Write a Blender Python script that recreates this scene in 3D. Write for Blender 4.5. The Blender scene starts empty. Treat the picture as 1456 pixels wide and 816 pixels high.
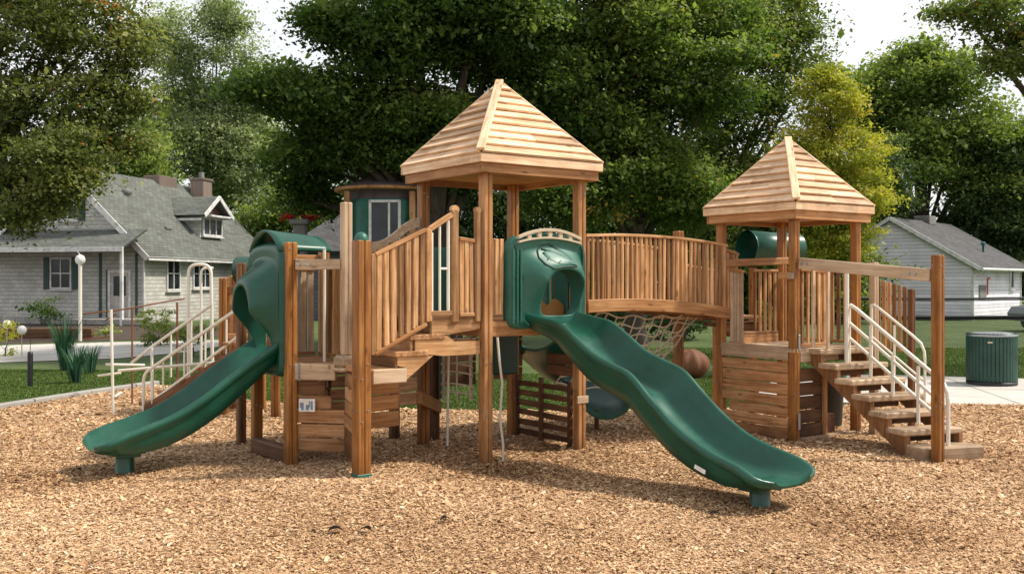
import bpy, math, random
import numpy as np
from mathutils import Vector, Matrix
random.seed(7); rng = np.random.default_rng(11)
SC = bpy.context.scene
COL = SC.collection
PI = math.pi
F, CX, HY, EYE = 1400.0, 728.0, 400.0, 1.8
def at(px, py, d): return Vector(((px-CX)/F*d, d, EYE+(HY-py)/F*d))
def ground(px, py): return at(px, py, EYE*F/(py-HY))
def gx(px, d): return Vector(((px-CX)/F*d, d, 0))
V = Vector
UP = V((0,0,1))

# ------------------------------------------------------------------ materials
def new_mat(name):
    m = bpy.data.materials.new(name); m.use_nodes = True
    nt = m.node_tree; nt.nodes.clear()
    out = nt.nodes.new('ShaderNodeOutputMaterial'); b = nt.nodes.new('ShaderNodeBsdfPrincipled')
    nt.links.new(b.outputs[0], out.inputs[0])
    return m, nt, b, out
def N(nt, t, **kw):
    n = nt.nodes.new(t)
    for k, v in kw.items():
        if k.startswith('_'): setattr(n, k[1:], v)
        else: n.inputs[k].default_value = v
    return n
def L(nt, a, b): nt.links.new(a, b)
def ramp(nt, fac, stops):
    r = nt.nodes.new('ShaderNodeValToRGB')
    while len(r.color_ramp.elements) < len(stops): r.color_ramp.elements.new(0.5)
    for e, (p, c) in zip(r.color_ramp.elements, stops): e.position = p; e.color = (*c, 1)
    L(nt, fac, r.inputs[0]); return r
def attr(nt, name): return N(nt, 'ShaderNodeAttribute', _attribute_name=name)
def mixc(nt, fac, a, b, mode='MIX'):
    m = N(nt, 'ShaderNodeMixRGB', _blend_type=mode)
    for i, x in enumerate((fac, a, b)):
        if hasattr(x, 'links'): L(nt, x, m.inputs[i])
        elif isinstance(x, (int, float)): m.inputs[i].default_value = x
        else: m.inputs[i].default_value = (*x, 1)
    return m.outputs[0]
def math_(nt, op, a, b=None):
    m = N(nt, 'ShaderNodeMath', _operation=op)
    for i, x in enumerate((a, b)):
        if x is None: continue
        if hasattr(x, 'links'): L(nt, x, m.inputs[i])
        else: m.inputs[i].default_value = x
    return m.outputs[0]
def bump(nt, b, h, strength=.3, dist=.01):
    n = N(nt, 'ShaderNodeBump', Strength=strength, Distance=dist); L(nt, h, n.inputs['Height']); L(nt, n.outputs[0], b.inputs['Normal'])

def wood(name, dark, mid, light, rough=.62, var=.5):
    m, nt, b, o = new_mat(name)
    g = attr(nt, 'g'); r = attr(nt, 'rnd')
    mp = N(nt, 'ShaderNodeMapping'); mp.inputs['Scale'].default_value = (34, 34, 1.7); L(nt, g.outputs['Vector'], mp.inputs[0])
    n1 = N(nt, 'ShaderNodeTexNoise', Scale=1.0, Detail=5.0, Roughness=.62, Distortion=.6); L(nt, mp.outputs[0], n1.inputs['Vector'])
    mp2 = N(nt, 'ShaderNodeMapping'); mp2.inputs['Scale'].default_value = (9, 9, 2.2); L(nt, g.outputs['Vector'], mp2.inputs[0])
    n2 = N(nt, 'ShaderNodeTexNoise', Scale=1.0, Detail=3.0, Roughness=.5); L(nt, mp2.outputs[0], n2.inputs['Vector'])
    f = math_(nt, 'ADD', math_(nt, 'MULTIPLY', n1.outputs[0], .7), math_(nt, 'MULTIPLY', n2.outputs[0], .35))
    c = ramp(nt, f, [(.31, dark), (.50, mid), (.68, light)])
    # knots
    mp3 = N(nt, 'ShaderNodeMapping'); mp3.inputs['Scale'].default_value = (9, 9, 3.0); L(nt, g.outputs['Vector'], mp3.inputs[0])
    vo = N(nt, 'ShaderNodeTexVoronoi', Scale=1.0); L(nt, mp3.outputs[0], vo.inputs['Vector'])
    k = ramp(nt, vo.outputs['Distance'], [(.06, (1,1,1)), (.17, (0,0,0))])
    c2 = mixc(nt, math_(nt, 'MULTIPLY', k.outputs[0], .6), c.outputs[0], tuple(x*.35 for x in dark))
    mp4 = N(nt, 'ShaderNodeMapping'); mp4.inputs['Scale'].default_value = (60, 60, .9); L(nt, g.outputs['Vector'], mp4.inputs[0])
    n4 = N(nt, 'ShaderNodeTexNoise', Scale=1.0, Detail=2.0); L(nt, mp4.outputs[0], n4.inputs['Vector'])
    ckk = ramp(nt, n4.outputs[0], [(.27, (.28,.24,.2)), (.33, (1,1,1))]); c2 = mixc(nt, .45, c2, ckk.outputs[0], 'MULTIPLY')
    # per-board tone
    t = ramp(nt, r.outputs['Fac'], [(0, (1-var, 1-var*1.08, 1-var*1.15)), (.5, (1, 1, 1)), (1, (1+var*.5, 1+var*.56, 1+var*.62))])
    c3 = mixc(nt, 1.0, c2, t.outputs[0], 'MULTIPLY')
    # weathering / stains in space
    tc = N(nt, 'ShaderNodeTexCoord'); ns = N(nt, 'ShaderNodeTexNoise', Scale=2.3, Detail=6.0, Roughness=.7); L(nt, tc.outputs['Object'], ns.inputs['Vector'])
    s = ramp(nt, ns.outputs[0], [(.33, (.62,.60,.58)), (.52, (1,1,1)), (.75, (1.1,1.08,1.05))])
    c4 = mixc(nt, .75, c3, s.outputs[0], 'MULTIPLY')
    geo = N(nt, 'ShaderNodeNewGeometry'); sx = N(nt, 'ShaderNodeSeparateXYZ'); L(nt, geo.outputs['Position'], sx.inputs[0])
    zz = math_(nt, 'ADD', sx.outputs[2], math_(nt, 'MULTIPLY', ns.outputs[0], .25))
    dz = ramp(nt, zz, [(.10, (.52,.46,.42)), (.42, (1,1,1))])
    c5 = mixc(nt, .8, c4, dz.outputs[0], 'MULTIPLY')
    L(nt, c5, b.inputs['Base Color'])
    rr = math_(nt, 'ADD', math_(nt, 'MULTIPLY', n2.outputs[0], .3), rough-.15); L(nt, rr, b.inputs['Roughness'])
    b.inputs['Specular IOR Level'].default_value = .3
    bump(nt, b, f, .35, .004)
    return m
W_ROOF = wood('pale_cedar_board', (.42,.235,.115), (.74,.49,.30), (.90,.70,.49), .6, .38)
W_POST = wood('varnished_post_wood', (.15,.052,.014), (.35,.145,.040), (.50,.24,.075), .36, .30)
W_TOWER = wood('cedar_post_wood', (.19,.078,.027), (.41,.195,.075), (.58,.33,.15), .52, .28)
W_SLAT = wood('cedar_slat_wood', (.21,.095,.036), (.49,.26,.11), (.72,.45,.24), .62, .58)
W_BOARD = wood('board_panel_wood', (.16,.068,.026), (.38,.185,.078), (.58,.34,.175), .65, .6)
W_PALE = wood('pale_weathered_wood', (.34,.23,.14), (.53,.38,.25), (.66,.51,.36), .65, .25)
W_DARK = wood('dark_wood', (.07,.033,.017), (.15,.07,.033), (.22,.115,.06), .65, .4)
W_BARK = wood('bark', (.025,.02,.016), (.06,.047,.037), (.10,.083,.068), .9, .3)

def plastic(name, col, rough=.34, col2=None, amount=.5):
    m, nt, b, o = new_mat(name)
    tc = N(nt, 'ShaderNodeTexCoord'); n = N(nt, 'ShaderNodeTexNoise', Scale=3.0, Detail=8.0, Roughness=.68); L(nt, tc.outputs['Object'], n.inputs['Vector'])
    n2 = N(nt, 'ShaderNodeTexNoise', Scale=60.0, Detail=3.0); L(nt, tc.outputs['Object'], n2.inputs['Vector'])
    c2 = col2 or tuple(x*1.6+.012 for x in col)
    c = ramp(nt, n.outputs[0], [(.36, col), (.66, c2)])
    # dust settling on surfaces facing up
    geo = N(nt, 'ShaderNodeNewGeometry'); sx = N(nt, 'ShaderNodeSeparateXYZ'); L(nt, geo.outputs['Normal'], sx.inputs[0])
    du = math_(nt, 'MULTIPLY', math_(nt, 'MAXIMUM', sx.outputs[2], 0.0), math_(nt, 'MULTIPLY', n.outputs[0], .06*amount))
    c3 = mixc(nt, du, c.outputs[0], (.30,.27,.20))
    mps = N(nt, 'ShaderNodeMapping'); mps.inputs['Scale'].default_value = (5, 5, 70); mps.inputs['Rotation'].default_value = (.5,.3,.4); L(nt, tc.outputs['Object'], mps.inputs[0])
    nsx = N(nt, 'ShaderNodeTexNoise', Scale=1.0, Detail=4.0, Roughness=.7); L(nt, mps.outputs[0], nsx.inputs['Vector'])
    scr = ramp(nt, nsx.outputs[0], [(.60, (0,0,0)), (.72, (1,1,1))]); c3 = mixc(nt, math_(nt, 'MULTIPLY', scr.outputs[0], .09*amount), c3, (.42,.46,.42))
    L(nt, c3, b.inputs['Base Color'])
    r = math_(nt, 'ADD', math_(nt, 'MULTIPLY', n.outputs[0], .36), rough-.13); L(nt, r, b.inputs['Roughness'])
    b.inputs['Specular IOR Level'].default_value = .5
    bump(nt, b, n2.outputs[0], .06, .002)
    return m
P_GREEN = plastic('green_plastic', (.004,.058,.036), .28, (.009,.090,.058))
def worn(m):
    nt = m.node_tree; b = nt.nodes['Principled BSDF']; src = b.inputs['Base Color'].links[0].from_socket; rs = b.inputs['Roughness'].links[0].from_socket
    a = attr(nt, 'rnd'); tc = N(nt, 'ShaderNodeTexCoord'); n = N(nt, 'ShaderNodeTexNoise', Scale=6.0, Detail=7.0, Roughness=.7); L(nt, tc.outputs['Object'], n.inputs['Vector'])
    f = math_(nt, 'MULTIPLY', a.outputs['Fac'], ramp(nt, n.outputs[0], [(.35, (.25,)*3), (.65, (.75,)*3)]).outputs[0])
    L(nt, mixc(nt, f, src, (.035,.14,.10)), b.inputs['Base Color']); L(nt, math_(nt, 'SUBTRACT', rs, math_(nt, 'MULTIPLY', f, .10)), b.inputs['Roughness'])
    return m
P_SLIDE = worn(plastic('worn_slide_plastic', (.004,.064,.039), .29, (.010,.098,.062)))
P_GREEN2 = plastic('faded_green_plastic', (.014,.105,.072), .38, (.034,.155,.115))
P_DGREEN = plastic('dark_green_plastic', (.004,.036,.024), .4)
P_VEIN = plastic('dark_groove_green', (.004,.03,.02), .5)
P_TAN = plastic('tan_plastic', (.50,.40,.27), .5, (.58,.48,.34))
P_ORANGE = plastic('ochre_plastic', (.36,.17,.045), .5)
P_BLACK = plastic('black_plastic', (.012,.013,.014), .5)
P_TEAL = plastic('teal_lattice', (.02,.10,.11), .6)
PIPE = plastic('cream_painted_pipe', (.74,.70,.60), .4, (.82,.79,.71))
ROPE = plastic('rope_fibre', (.55,.50,.40), .85, (.66,.61,.50))
STEEL = plastic('galvanised_steel', (.32,.33,.34), .35)
for mm in (STEEL,): mm.node_tree.nodes['Principled BSDF'].inputs['Metallic'].default_value = .85
P_RUST = plastic('rust_brown', (.15,.052,.022), .7, (.22,.09,.04))
P_WHITE = plastic('white_paint', (.72,.71,.68), .5, (.80,.79,.77))
P_RED = plastic('red_petal', (.45,.02,.025), .6)
P_STONE = plastic('grey_stone', (.14,.14,.135), .9, (.26,.25,.24))
P_ROOFPURP = plastic('plum_roof', (.07,.05,.055), .6, (.13,.10,.11))
P_SIGN = plastic('sign_white', (.62,.60,.55), .5)
P_BLUE = plastic('sign_blue', (.10,.2,.35), .5)
CARPAINT = plastic('grey_car_paint', (.10,.11,.12), .25)

def simple(name, col, rough=.6, spec=.5):
    m, nt, b, o = new_mat(name)
    tc = N(nt, 'ShaderNodeTexCoord'); n = N(nt, 'ShaderNodeTexNoise', Scale=5.0, Detail=5.0); L(nt, tc.outputs['Object'], n.inputs['Vector'])
    c = ramp(nt, n.outputs[0], [(.3, tuple(x*.75 for x in col)), (.7, tuple(min(1,x*1.2) for x in col))])
    L(nt, c.outputs[0], b.inputs['Base Color']); b.inputs['Roughness'].default_value = rough; b.inputs['Specular IOR Level'].default_value = spec
    return m
def glass(name, col=(.012,.015,.017)):
    m, nt, b, o = new_mat(name)
    tc = N(nt, 'ShaderNodeTexCoord'); n = N(nt, 'ShaderNodeTexNoise', Scale=1.2, Detail=2.0); L(nt, tc.outputs['Object'], n.inputs['Vector'])
    c = ramp(nt, n.outputs[0], [(.4, col), (.6, tuple(x*2.6 for x in col))]); L(nt, c.outputs[0], b.inputs['Base Color'])
    b.inputs['Roughness'].default_value = .12; b.inputs['Specular IOR Level'].default_value = .4
    return m
GLASS = glass('window_glass')

def siding(name, col, h, lap=True, bw=.5):
    m, nt, b, o = new_mat(name)
    g = attr(nt, 'g')
    br = N(nt, 'ShaderNodeTexBrick'); br.inputs['Scale'].default_value = 1.0
    br.inputs['Brick Width'].default_value = bw; br.inputs['Row Height'].default_value = h
    br.inputs['Mortar Size'].default_value = .012 if lap else .014; br.inputs['Mortar Smooth'].default_value = .4
    br.inputs['Color1'].default_value = (*[x*.86 for x in col], 1); br.inputs['Color2'].default_value = (*[x*1.12 for x in col], 1)
    br.inputs['Mortar'].default_value = (*[x*.72 for x in col], 1)
    L(nt, g.outputs['Vector'], br.inputs['Vector'])
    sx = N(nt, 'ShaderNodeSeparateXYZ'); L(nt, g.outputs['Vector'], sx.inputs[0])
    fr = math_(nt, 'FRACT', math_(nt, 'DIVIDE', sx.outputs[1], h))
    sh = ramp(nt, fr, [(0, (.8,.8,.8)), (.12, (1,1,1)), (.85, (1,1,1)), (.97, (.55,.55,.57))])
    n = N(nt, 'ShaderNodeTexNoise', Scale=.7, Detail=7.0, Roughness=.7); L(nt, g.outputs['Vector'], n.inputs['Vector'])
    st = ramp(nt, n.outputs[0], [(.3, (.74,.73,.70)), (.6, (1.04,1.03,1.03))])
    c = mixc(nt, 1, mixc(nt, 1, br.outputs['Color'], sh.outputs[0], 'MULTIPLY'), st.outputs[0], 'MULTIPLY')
    L(nt, c, b.inputs['Base Color']); b.inputs['Roughness'].default_value = .7
    bump(nt, b, math_(nt, 'SUBTRACT', 1.0, fr), .6, .02)
    return m
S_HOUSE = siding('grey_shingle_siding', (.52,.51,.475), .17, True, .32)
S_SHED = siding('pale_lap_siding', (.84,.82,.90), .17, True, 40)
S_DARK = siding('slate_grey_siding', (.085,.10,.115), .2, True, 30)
S_BRICK = siding('tan_brick', (.27,.20,.16), .085, False, .24)
def shingles(name, c1, c2, row=.17, stain=True):
    m, nt, b, o = new_mat(name)
    g = attr(nt, 'g')
    br = N(nt, 'ShaderNodeTexBrick'); br.inputs['Scale'].default_value = 1.0
    br.inputs['Brick Width'].default_value = .34; br.inputs['Row Height'].default_value = row
    br.inputs['Mortar Size'].default_value = .012; br.inputs['Bias'].default_value = 0.0
    br.inputs['Color1'].default_value = (*c1, 1); br.inputs['Color2'].default_value = (*c2, 1); br.inputs['Mortar'].default_value = (*[x*.45 for x in c1], 1)
    L(nt, g.outputs['Vector'], br.inputs['Vector'])
    n = N(nt, 'ShaderNodeTexNoise', Scale=.55, Detail=8.0, Roughness=.68); L(nt, g.outputs['Vector'], n.inputs['Vector'])
    st = ramp(nt, n.outputs[0], [(.28, (.60,.50,.42)), (.42, (.86,.84,.82)), (.55,(1,1,1)), (.7, (1.22,1.22,1.18))])
    c = mixc(nt, 1, br.outputs['Color'], st.outputs[0], 'MULTIPLY')
    L(nt, c, b.inputs['Base Color']); b.inputs['Roughness'].default_value = .9
    bump(nt, b, br.outputs['Fac'], -.5, .02)
    return m
R_HOUSE = shingles('grey_green_shingles', (.108,.118,.104), (.165,.176,.155))
R_SHED = shingles('charcoal_shingles', (.07,.07,.074), (.115,.115,.12))

def leafmat(name, dark, mid, light, accent=None, trans=.3):
    m, nt, b, o = new_mat(name)
    r = attr(nt, 'rnd')
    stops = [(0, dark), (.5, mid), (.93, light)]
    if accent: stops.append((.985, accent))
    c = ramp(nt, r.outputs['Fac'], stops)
    L(nt, c.outputs[0], b.inputs['Base Color']); b.inputs['Roughness'].default_value = .55; b.inputs['Specular IOR Level'].default_value = .3
    tr = N(nt, 'ShaderNodeBsdfTranslucent'); tc = mixc(nt, 1, c.outputs[0], (1.05,1.17,.58), 'MULTIPLY'); L(nt, tc, tr.inputs[0])
    mx = N(nt, 'ShaderNodeMixShader'); mx.inputs[0].default_value = trans
    L(nt, b.outputs[0], mx.inputs[1]); L(nt, tr.outputs[0], mx.inputs[2]); L(nt, mx.outputs[0], o.inputs[0])
    return m
LF_DARK = leafmat('dark_maple_leaf', (.026,.058,.013), (.085,.15,.033), (.24,.31,.085), None, .48)
LF_MID = leafmat('mid_green_leaf', (.05,.085,.020), (.16,.215,.055), (.33,.36,.11), (.66,.32,.07), .46)
LF_LIME = leafmat('yellow_green_leaf', (.15,.20,.028), (.38,.39,.055), (.62,.55,.10), (.64,.40,.09), .48)
LF_OLIVE = leafmat('olive_leaf', (.048,.072,.022), (.15,.185,.055), (.33,.34,.12), (.60,.22,.05), .44)
LF_SAGE = leafmat('sage_poplar_leaf', (.13,.17,.085), (.29,.345,.175), (.47,.51,.29), None, .42)
LF_FRESH = leafmat('fresh_green_leaf', (.07,.12,.026), (.20,.27,.062), (.38,.43,.125), None, .46)
LF_BLACK = leafmat('deep_green_leaf', (.018,.04,.013), (.056,.095,.030), (.14,.19,.062), None, .4)
LF_BLUE = leafmat('blue_green_leaf', (.02,.06,.035), (.04,.12,.07), (.09,.2,.12))
LF_PETAL = leafmat('red_flower', (.2,.005,.01), (.45,.015,.02), (.6,.05,.04))

LF_MAPLE = leafmat('maple_leaf', (.042,.08,.016), (.13,.20,.045), (.32,.38,.11), (.50,.30,.07), .5)
def mat_mulch():
    m, nt, b, o = new_mat('wood_chip_bed')
    tc = N(nt, 'ShaderNodeTexCoord')
    mp = N(nt, 'ShaderNodeMapping'); mp.inputs['Scale'].default_value = (34, 60, 1); L(nt, tc.outputs['Object'], mp.inputs[0])
    nz = N(nt, 'ShaderNodeTexNoise', Scale=3.0, Detail=3.0); L(nt, tc.outputs['Object'], nz.inputs['Vector'])
    ad = mixc(nt, .35, mp.outputs[0], nz.outputs['Color'], 'ADD')
    vo = N(nt, 'ShaderNodeTexVoronoi', Scale=1.0, Randomness=1.0); L(nt, ad, vo.inputs['Vector'])
    sp = N(nt, 'ShaderNodeSeparateColor'); L(nt, vo.outputs['Color'], sp.inputs[0])
    c = ramp(nt, sp.outputs[0], [(0, (.22,.12,.055)), (.3, (.44,.26,.12)), (.65, (.62,.40,.20)), (1, (.75,.55,.32))])
    e = ramp(nt, vo.outputs['Distance'], [(.2, (1,1,1)), (.75, (.5,.45,.40))])
    c2 = mixc(nt, 1, c.outputs[0], e.outputs[0], 'MULTIPLY')
    n = N(nt, 'ShaderNodeTexNoise', Scale=.45, Detail=6.0, Roughness=.65); L(nt, tc.outputs['Object'], n.inputs['Vector'])
    st = ramp(nt, n.outputs[0], [(.3, (.78,.74,.70)), (.65, (1.1,1.08,1.05))])
    c3 = mixc(nt, 1, c2, st.outputs[0], 'MULTIPLY')
    L(nt, c3, b.inputs['Base Color']); b.inputs['Roughness'].default_value = .9
    bump(nt, b, vo.outputs['Distance'], -.8, .03)
    return m
def mat_chip():
    m, nt, b, o = new_mat('wood_chip')
    r = attr(nt, 'rnd'); g = attr(nt, 'g')
    c = ramp(nt, r.outputs['Fac'], [(0, (.16,.078,.036)), (.10, (.33,.178,.084)), (.38, (.58,.365,.195)), (.75, (.75,.525,.32)), (1, (.87,.73,.54))])
    n = N(nt, 'ShaderNodeTexNoise', Scale=40.0, Detail=3.0); L(nt, g.outputs['Vector'], n.inputs['Vector'])
    st = ramp(nt, n.outputs[0], [(.3, (.75,.72,.7)), (.7, (1.1,1.1,1.1))])
    tc = N(nt, 'ShaderNodeTexCoord'); n2 = N(nt, 'ShaderNodeTexNoise', Scale=.45, Detail=6.0, Roughness=.65); L(nt, tc.outputs['Object'], n2.inputs['Vector'])
    s2 = ramp(nt, n2.outputs[0], [(.3, (.80,.76,.72)), (.65, (1.08,1.06,1.04))])
    L(nt, mixc(nt, 1, mixc(nt, 1, c.outputs[0], st.outputs[0], 'MULTIPLY'), s2.outputs[0], 'MULTIPLY'), b.inputs['Base Color'])
    b.inputs['Roughness'].default_value = .8; b.inputs['Specular IOR Level'].default_value = .25
    return m
def mat_lawn():
    m, nt, b, o = new_mat('lawn')
    tc = N(nt, 'ShaderNodeTexCoord')
    n = N(nt, 'ShaderNodeTexNoise', Scale=.5, Detail=8.0, Roughness=.7); L(nt, tc.outputs['Object'], n.inputs['Vector'])
    n2 = N(nt, 'ShaderNodeTexNoise', Scale=45.0, Detail=4.0, Roughness=.7); L(nt, tc.outputs['Object'], n2.inputs['Vector'])
    f = math_(nt, 'ADD', math_(nt, 'MULTIPLY', n.outputs[0], .5), math_(nt, 'MULTIPLY', n2.outputs[0], .5))
    c = ramp(nt, f, [(.36, (.028,.052,.010)), (.5, (.072,.118,.022)), (.64, (.15,.19,.048))])
    L(nt, c.outputs[0], b.inputs['Base Color']); b.inputs['Roughness'].default_value = .85
    bump(nt, b, n2.outputs[0], .8, .05)
    return m
def mat_concrete(name, col):
    m, nt, b, o = new_mat(name)
    tc = N(nt, 'ShaderNodeTexCoord')
    n = N(nt, 'ShaderNodeTexNoise', Scale=.8, Detail=9.0, Roughness=.7); L(nt, tc.outputs['Object'], n.inputs['Vector'])
    n2 = N(nt, 'ShaderNodeTexNoise', Scale=60.0, Detail=3.0); L(nt, tc.outputs['Object'], n2.inputs['Vector'])
    f = math_(nt, 'ADD', math_(nt, 'MULTIPLY', n.outputs[0], .7), math_(nt, 'MULTIPLY', n2.outputs[0], .3))
    c = ramp(nt, f, [(.3, tuple(x*.66 for x in col)), (.5, col), (.7, tuple(x*1.16 for x in col))])
    mpj = N(nt, 'ShaderNodeMapping'); mpj.inputs['Rotation'].default_value = (0,0,.16); L(nt, tc.outputs['Object'], mpj.inputs[0])
    bk = N(nt, 'ShaderNodeTexBrick'); bk.offset = 0; bk.inputs['Scale'].default_value = 1; bk.inputs['Brick Width'].default_value = 1.7; bk.inputs['Row Height'].default_value = 2.2; bk.inputs['Mortar Size'].default_value = .018
    bk.inputs['Color1'].default_value = (1,1,1,1); bk.inputs['Color2'].default_value = (.9,.9,.9,1); bk.inputs['Mortar'].default_value = (.35,.34,.32,1); L(nt, mpj.outputs[0], bk.inputs['Vector'])
    vk = N(nt, 'ShaderNodeTexVoronoi', _feature='DISTANCE_TO_EDGE', Scale=.55); L(nt, mixc(nt, .25, tc.outputs['Object'], n.outputs['Color'], 'ADD'), vk.inputs['Vector'])
    ck = ramp(nt, vk.outputs['Distance'], [(0, (.55,.53,.5)), (.012, (1,1,1))])
    L(nt, mixc(nt, 1, mixc(nt, 1, c.outputs[0], bk.outputs['Color'], 'MULTIPLY'), ck.outputs[0], 'MULTIPLY'), b.inputs['Base Color']); b.inputs['Roughness'].default_value = .85
    bump(nt, b, n2.outputs[0], .2, .005)
    return m
M_MULCH, M_CHIP, M_LAWN = mat_mulch(), mat_chip(), mat_lawn()
M_CONC = mat_concrete('pale_concrete', (.58,.55,.50)); M_KERB = mat_concrete('kerb_concrete', (.36,.345,.32))
M_SOIL = simple('dark_soil', (.06,.038,.024), .95)
M_GRASS = leafmat('grass_blade', (.04,.075,.012), (.095,.155,.028), (.19,.25,.06), None, .2)
BLACKMETAL = simple('black_metal', (.012,.012,.013), .45)
WIRE = simple('grey_wire', (.10,.105,.10), .5)
TRIM = simple('white_trim', (.66,.65,.63), .55)
TRIM_BROWN = simple('brown_trim', (.06,.03,.026), .6)
SHUTTER = simple('green_shutter', (.025,.06,.05), .5)
DEADLEAF = simple('dead_leaf', (.016,.010,.008), .9, .1)
CURTAIN = simple('pale_curtain', (.45,.42,.38), .8)

# ------------------------------------------------------------------ mesh builder
_S = [(sx,sy,sz) for sx in (-1,1) for sy in (-1,1) for sz in (-1,1)]
def _chamfer_topology():
    idx = {}; vs = []
    for s in _S:
        for ax in range(3): idx[(s,ax)] = len(vs); vs.append((s,ax))
    c = .2; pos = [tuple((s[i] if i == ax else s[i]*(1-c)) for i in range(3)) for s, ax in vs]
    faces = []
    for ax in range(3):
        o1, o2 = [i for i in range(3) if i != ax]
        for sg in (-1,1):
            f = []
            for q1, q2 in ((-1,-1),(1,-1),(1,1),(-1,1)):
                s = [0,0,0]; s[ax]=sg; s[o1]=q1; s[o2]=q2; f.append(idx[(tuple(s),ax)])
            faces.append(f)
    for ax in range(3):
        o1, o2 = [i for i in range(3) if i != ax]
        for q1 in (-1,1):
            for q2 in (-1,1):
                s1=[0,0,0]; s1[ax]=-1; s1[o1]=q1; s1[o2]=q2; s2=list(s1); s2[ax]=1
                faces.append([idx[(tuple(s1),o1)], idx[(tuple(s2),o1)], idx[(tuple(s2),o2)], idx[(tuple(s1),o2)]])
    for s in _S: faces.append([idx[(s,0)], idx[(s,1)], idx[(s,2)]])
    out = []
    for f in faces:
        p = [V(pos[i]) for i in f]; cen = sum(p, V())/len(p); n = (p[1]-p[0]).cross(p[2]-p[0])
        out.append(f if n.dot(cen) > 0 else f[::-1])
    return vs, out
_CV, _CF = _chamfer_topology()
class MB:
    def __init__(s): s.v=[]; s.f=[]; s.g=[]; s.r=[]; s.sm=[]; s.ops=[]
    def op(s): s.ops.append((len(s.v), len(s.f)))
    def add(s, pts, faces, g=None, rnd=None, smooth=False):
        o = len(s.v); s.v += [tuple(p) for p in pts]
        s.g += [tuple(x) for x in (g if g is not None else pts)]
        s.r += [random.random() if rnd is None else rnd]*len(pts) if not isinstance(rnd, list) else rnd
        s.f += [[i+o for i in f] for f in faces]; s.sm += [smooth]*len(faces); return s
    def box(s, c, size, ax=None, ch=.006, rnd=None, jit=0):
        """chamfered box; ax = (x,y,z) unit axes, size full extents along them"""
        s.op(); ax = ax or (V((1,0,0)), V((0,1,0)), V((0,0,1)))
        if jit:
            R = Matrix.Rotation(random.gauss(0,jit), 3, ax[0]) @ Matrix.Rotation(random.gauss(0,jit), 3, ax[1]) @ Matrix.Rotation(random.gauss(0,jit), 3, ax[2])
            ax = tuple(R @ a for a in ax)
        h = [x/2 for x in size]; ch = min(ch, min(h)*.6)
        order = sorted(range(3), key=lambda i: h[i]); off = [random.uniform(-40,40) for _ in range(3)]
        c = V(c); pts=[]; gs=[]
        for sg, a in _CV:
            l = [sg[i]*(h[i] if i == a else h[i]-ch) for i in range(3)]
            pts.append(c+ax[0]*l[0]+ax[1]*l[1]+ax[2]*l[2])
            gs.append((l[order[0]]+off[0], l[order[1]]+off[1], l[order[2]]+off[2]))
        return s.add(pts, _CF, gs, rnd)
    def beam(s, p0, p1, w, h, ch=.006, rnd=None, up=UP, jit=0):
        p0, p1 = V(p0), V(p1); d = (p1-p0); ln = d.length; d.normalize()
        sd = d.cross(V(up))
        if sd.length < 1e-4: sd = V((1,0,0))
        sd.normalize(); u = sd.cross(d)
        return s.box((p0+p1)/2, (w, ln, h), (sd, d, u), ch, rnd, jit)
    def post(s, base, z1, w, ax, split=True, rnd=None, ch=.009):
        """square post made of two laminated timbers; ax = horizontal unit vector along one side"""
        b = V(base); a = V(ax); bb = UP.cross(a); h = z1-b.z; r = random.random() if rnd is None else rnd
        if split:
            for k in (-1,1):
                s.box(b+a*(k*w/4)+UP*(h/2), (w/2-.003, w, h), (a, bb, UP), ch, min(1,max(0,r+random.uniform(-.15,.15))))
        else: s.box(b+UP*(h/2), (w, w, h), (a, bb, UP), ch, r)
        return s
    def tube(s, pts, r, n=8, smooth=True, cap=True):
        s.op(); pts = [V(p) for p in pts]; k = len(pts)
        rs = r if isinstance(r, (list, tuple)) else [r]*k
        t = [(pts[min(i+1,k-1)]-pts[max(i-1,0)]).normalized() for i in range(k)]
        u = t[0].orthogonal().normalized(); vv=[]; gs=[]; acc=0; off=random.uniform(-40,40)
        for i in range(k):
            u = (u - t[i]*u.dot(t[i])).normalized(); w = t[i].cross(u)
            if i: acc += (pts[i]-pts[i-1]).length
            for j in range(n):
                a = 2*PI*j/n; vv.append(pts[i]+(u*math.cos(a)+w*math.sin(a))*rs[i]); gs.append((math.cos(a)*rs[i]+off, math.sin(a)*rs[i], acc))
        fs = [[i*n+j, i*n+(j+1)%n, (i+1)*n+(j+1)%n, (i+1)*n+j] for i in range(k-1) for j in range(n)]
        rn = random.random()
        s.add(vv, fs, gs, rn, smooth)
        if cap:
            s.add(vv[:n], [list(range(n))[::-1]], gs[:n], rn); s.add(vv[-n:], [list(range(n))], gs[-n:], rn)
        return s
    def loft(s, secs, closed=True, smooth=True, caps=False, rnd=None):
        s.op(); n = len(secs[0]); k = len(secs); vv = [p for sec in secs for p in sec]
        m = n if closed else n-1
        fs = [[i*n+j, i*n+(j+1)%n, (i+1)*n+(j+1)%n, (i+1)*n+j] for i in range(k-1) for j in range(m)]
        rn = random.random() if rnd is None else rnd
        s.add(vv, fs, None, rn, smooth)
        if caps:
            s.add(secs[0], [list(range(n))[::-1]], None, rn); s.add(secs[-1], [list(range(n))], None, rn)
        return s
    def curve_beam(s, pts, w, h, side, up=UP, rnd=None):
        pts = [V(p) for p in pts]; side = V(side).normalized(); up = V(up); secs=[]; gs=[]; acc=0; off=random.uniform(-40,40)
        rn = random.random() if rnd is None else rnd
        for i,p in enumerate(pts):
            if i: acc += (p-pts[i-1]).length
            c = min(w,h)*.12
            for a,b in ((-w/2+c,-h/2),(w/2-c,-h/2),(w/2,-h/2+c),(w/2,h/2-c),(w/2-c,h/2),(-w/2+c,h/2),(-w/2,h/2-c),(-w/2,-h/2+c)):
                secs.append(p+side*a+up*b); gs.append((a+off,b,acc))
        n=8; k=len(pts); s.op()
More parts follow.
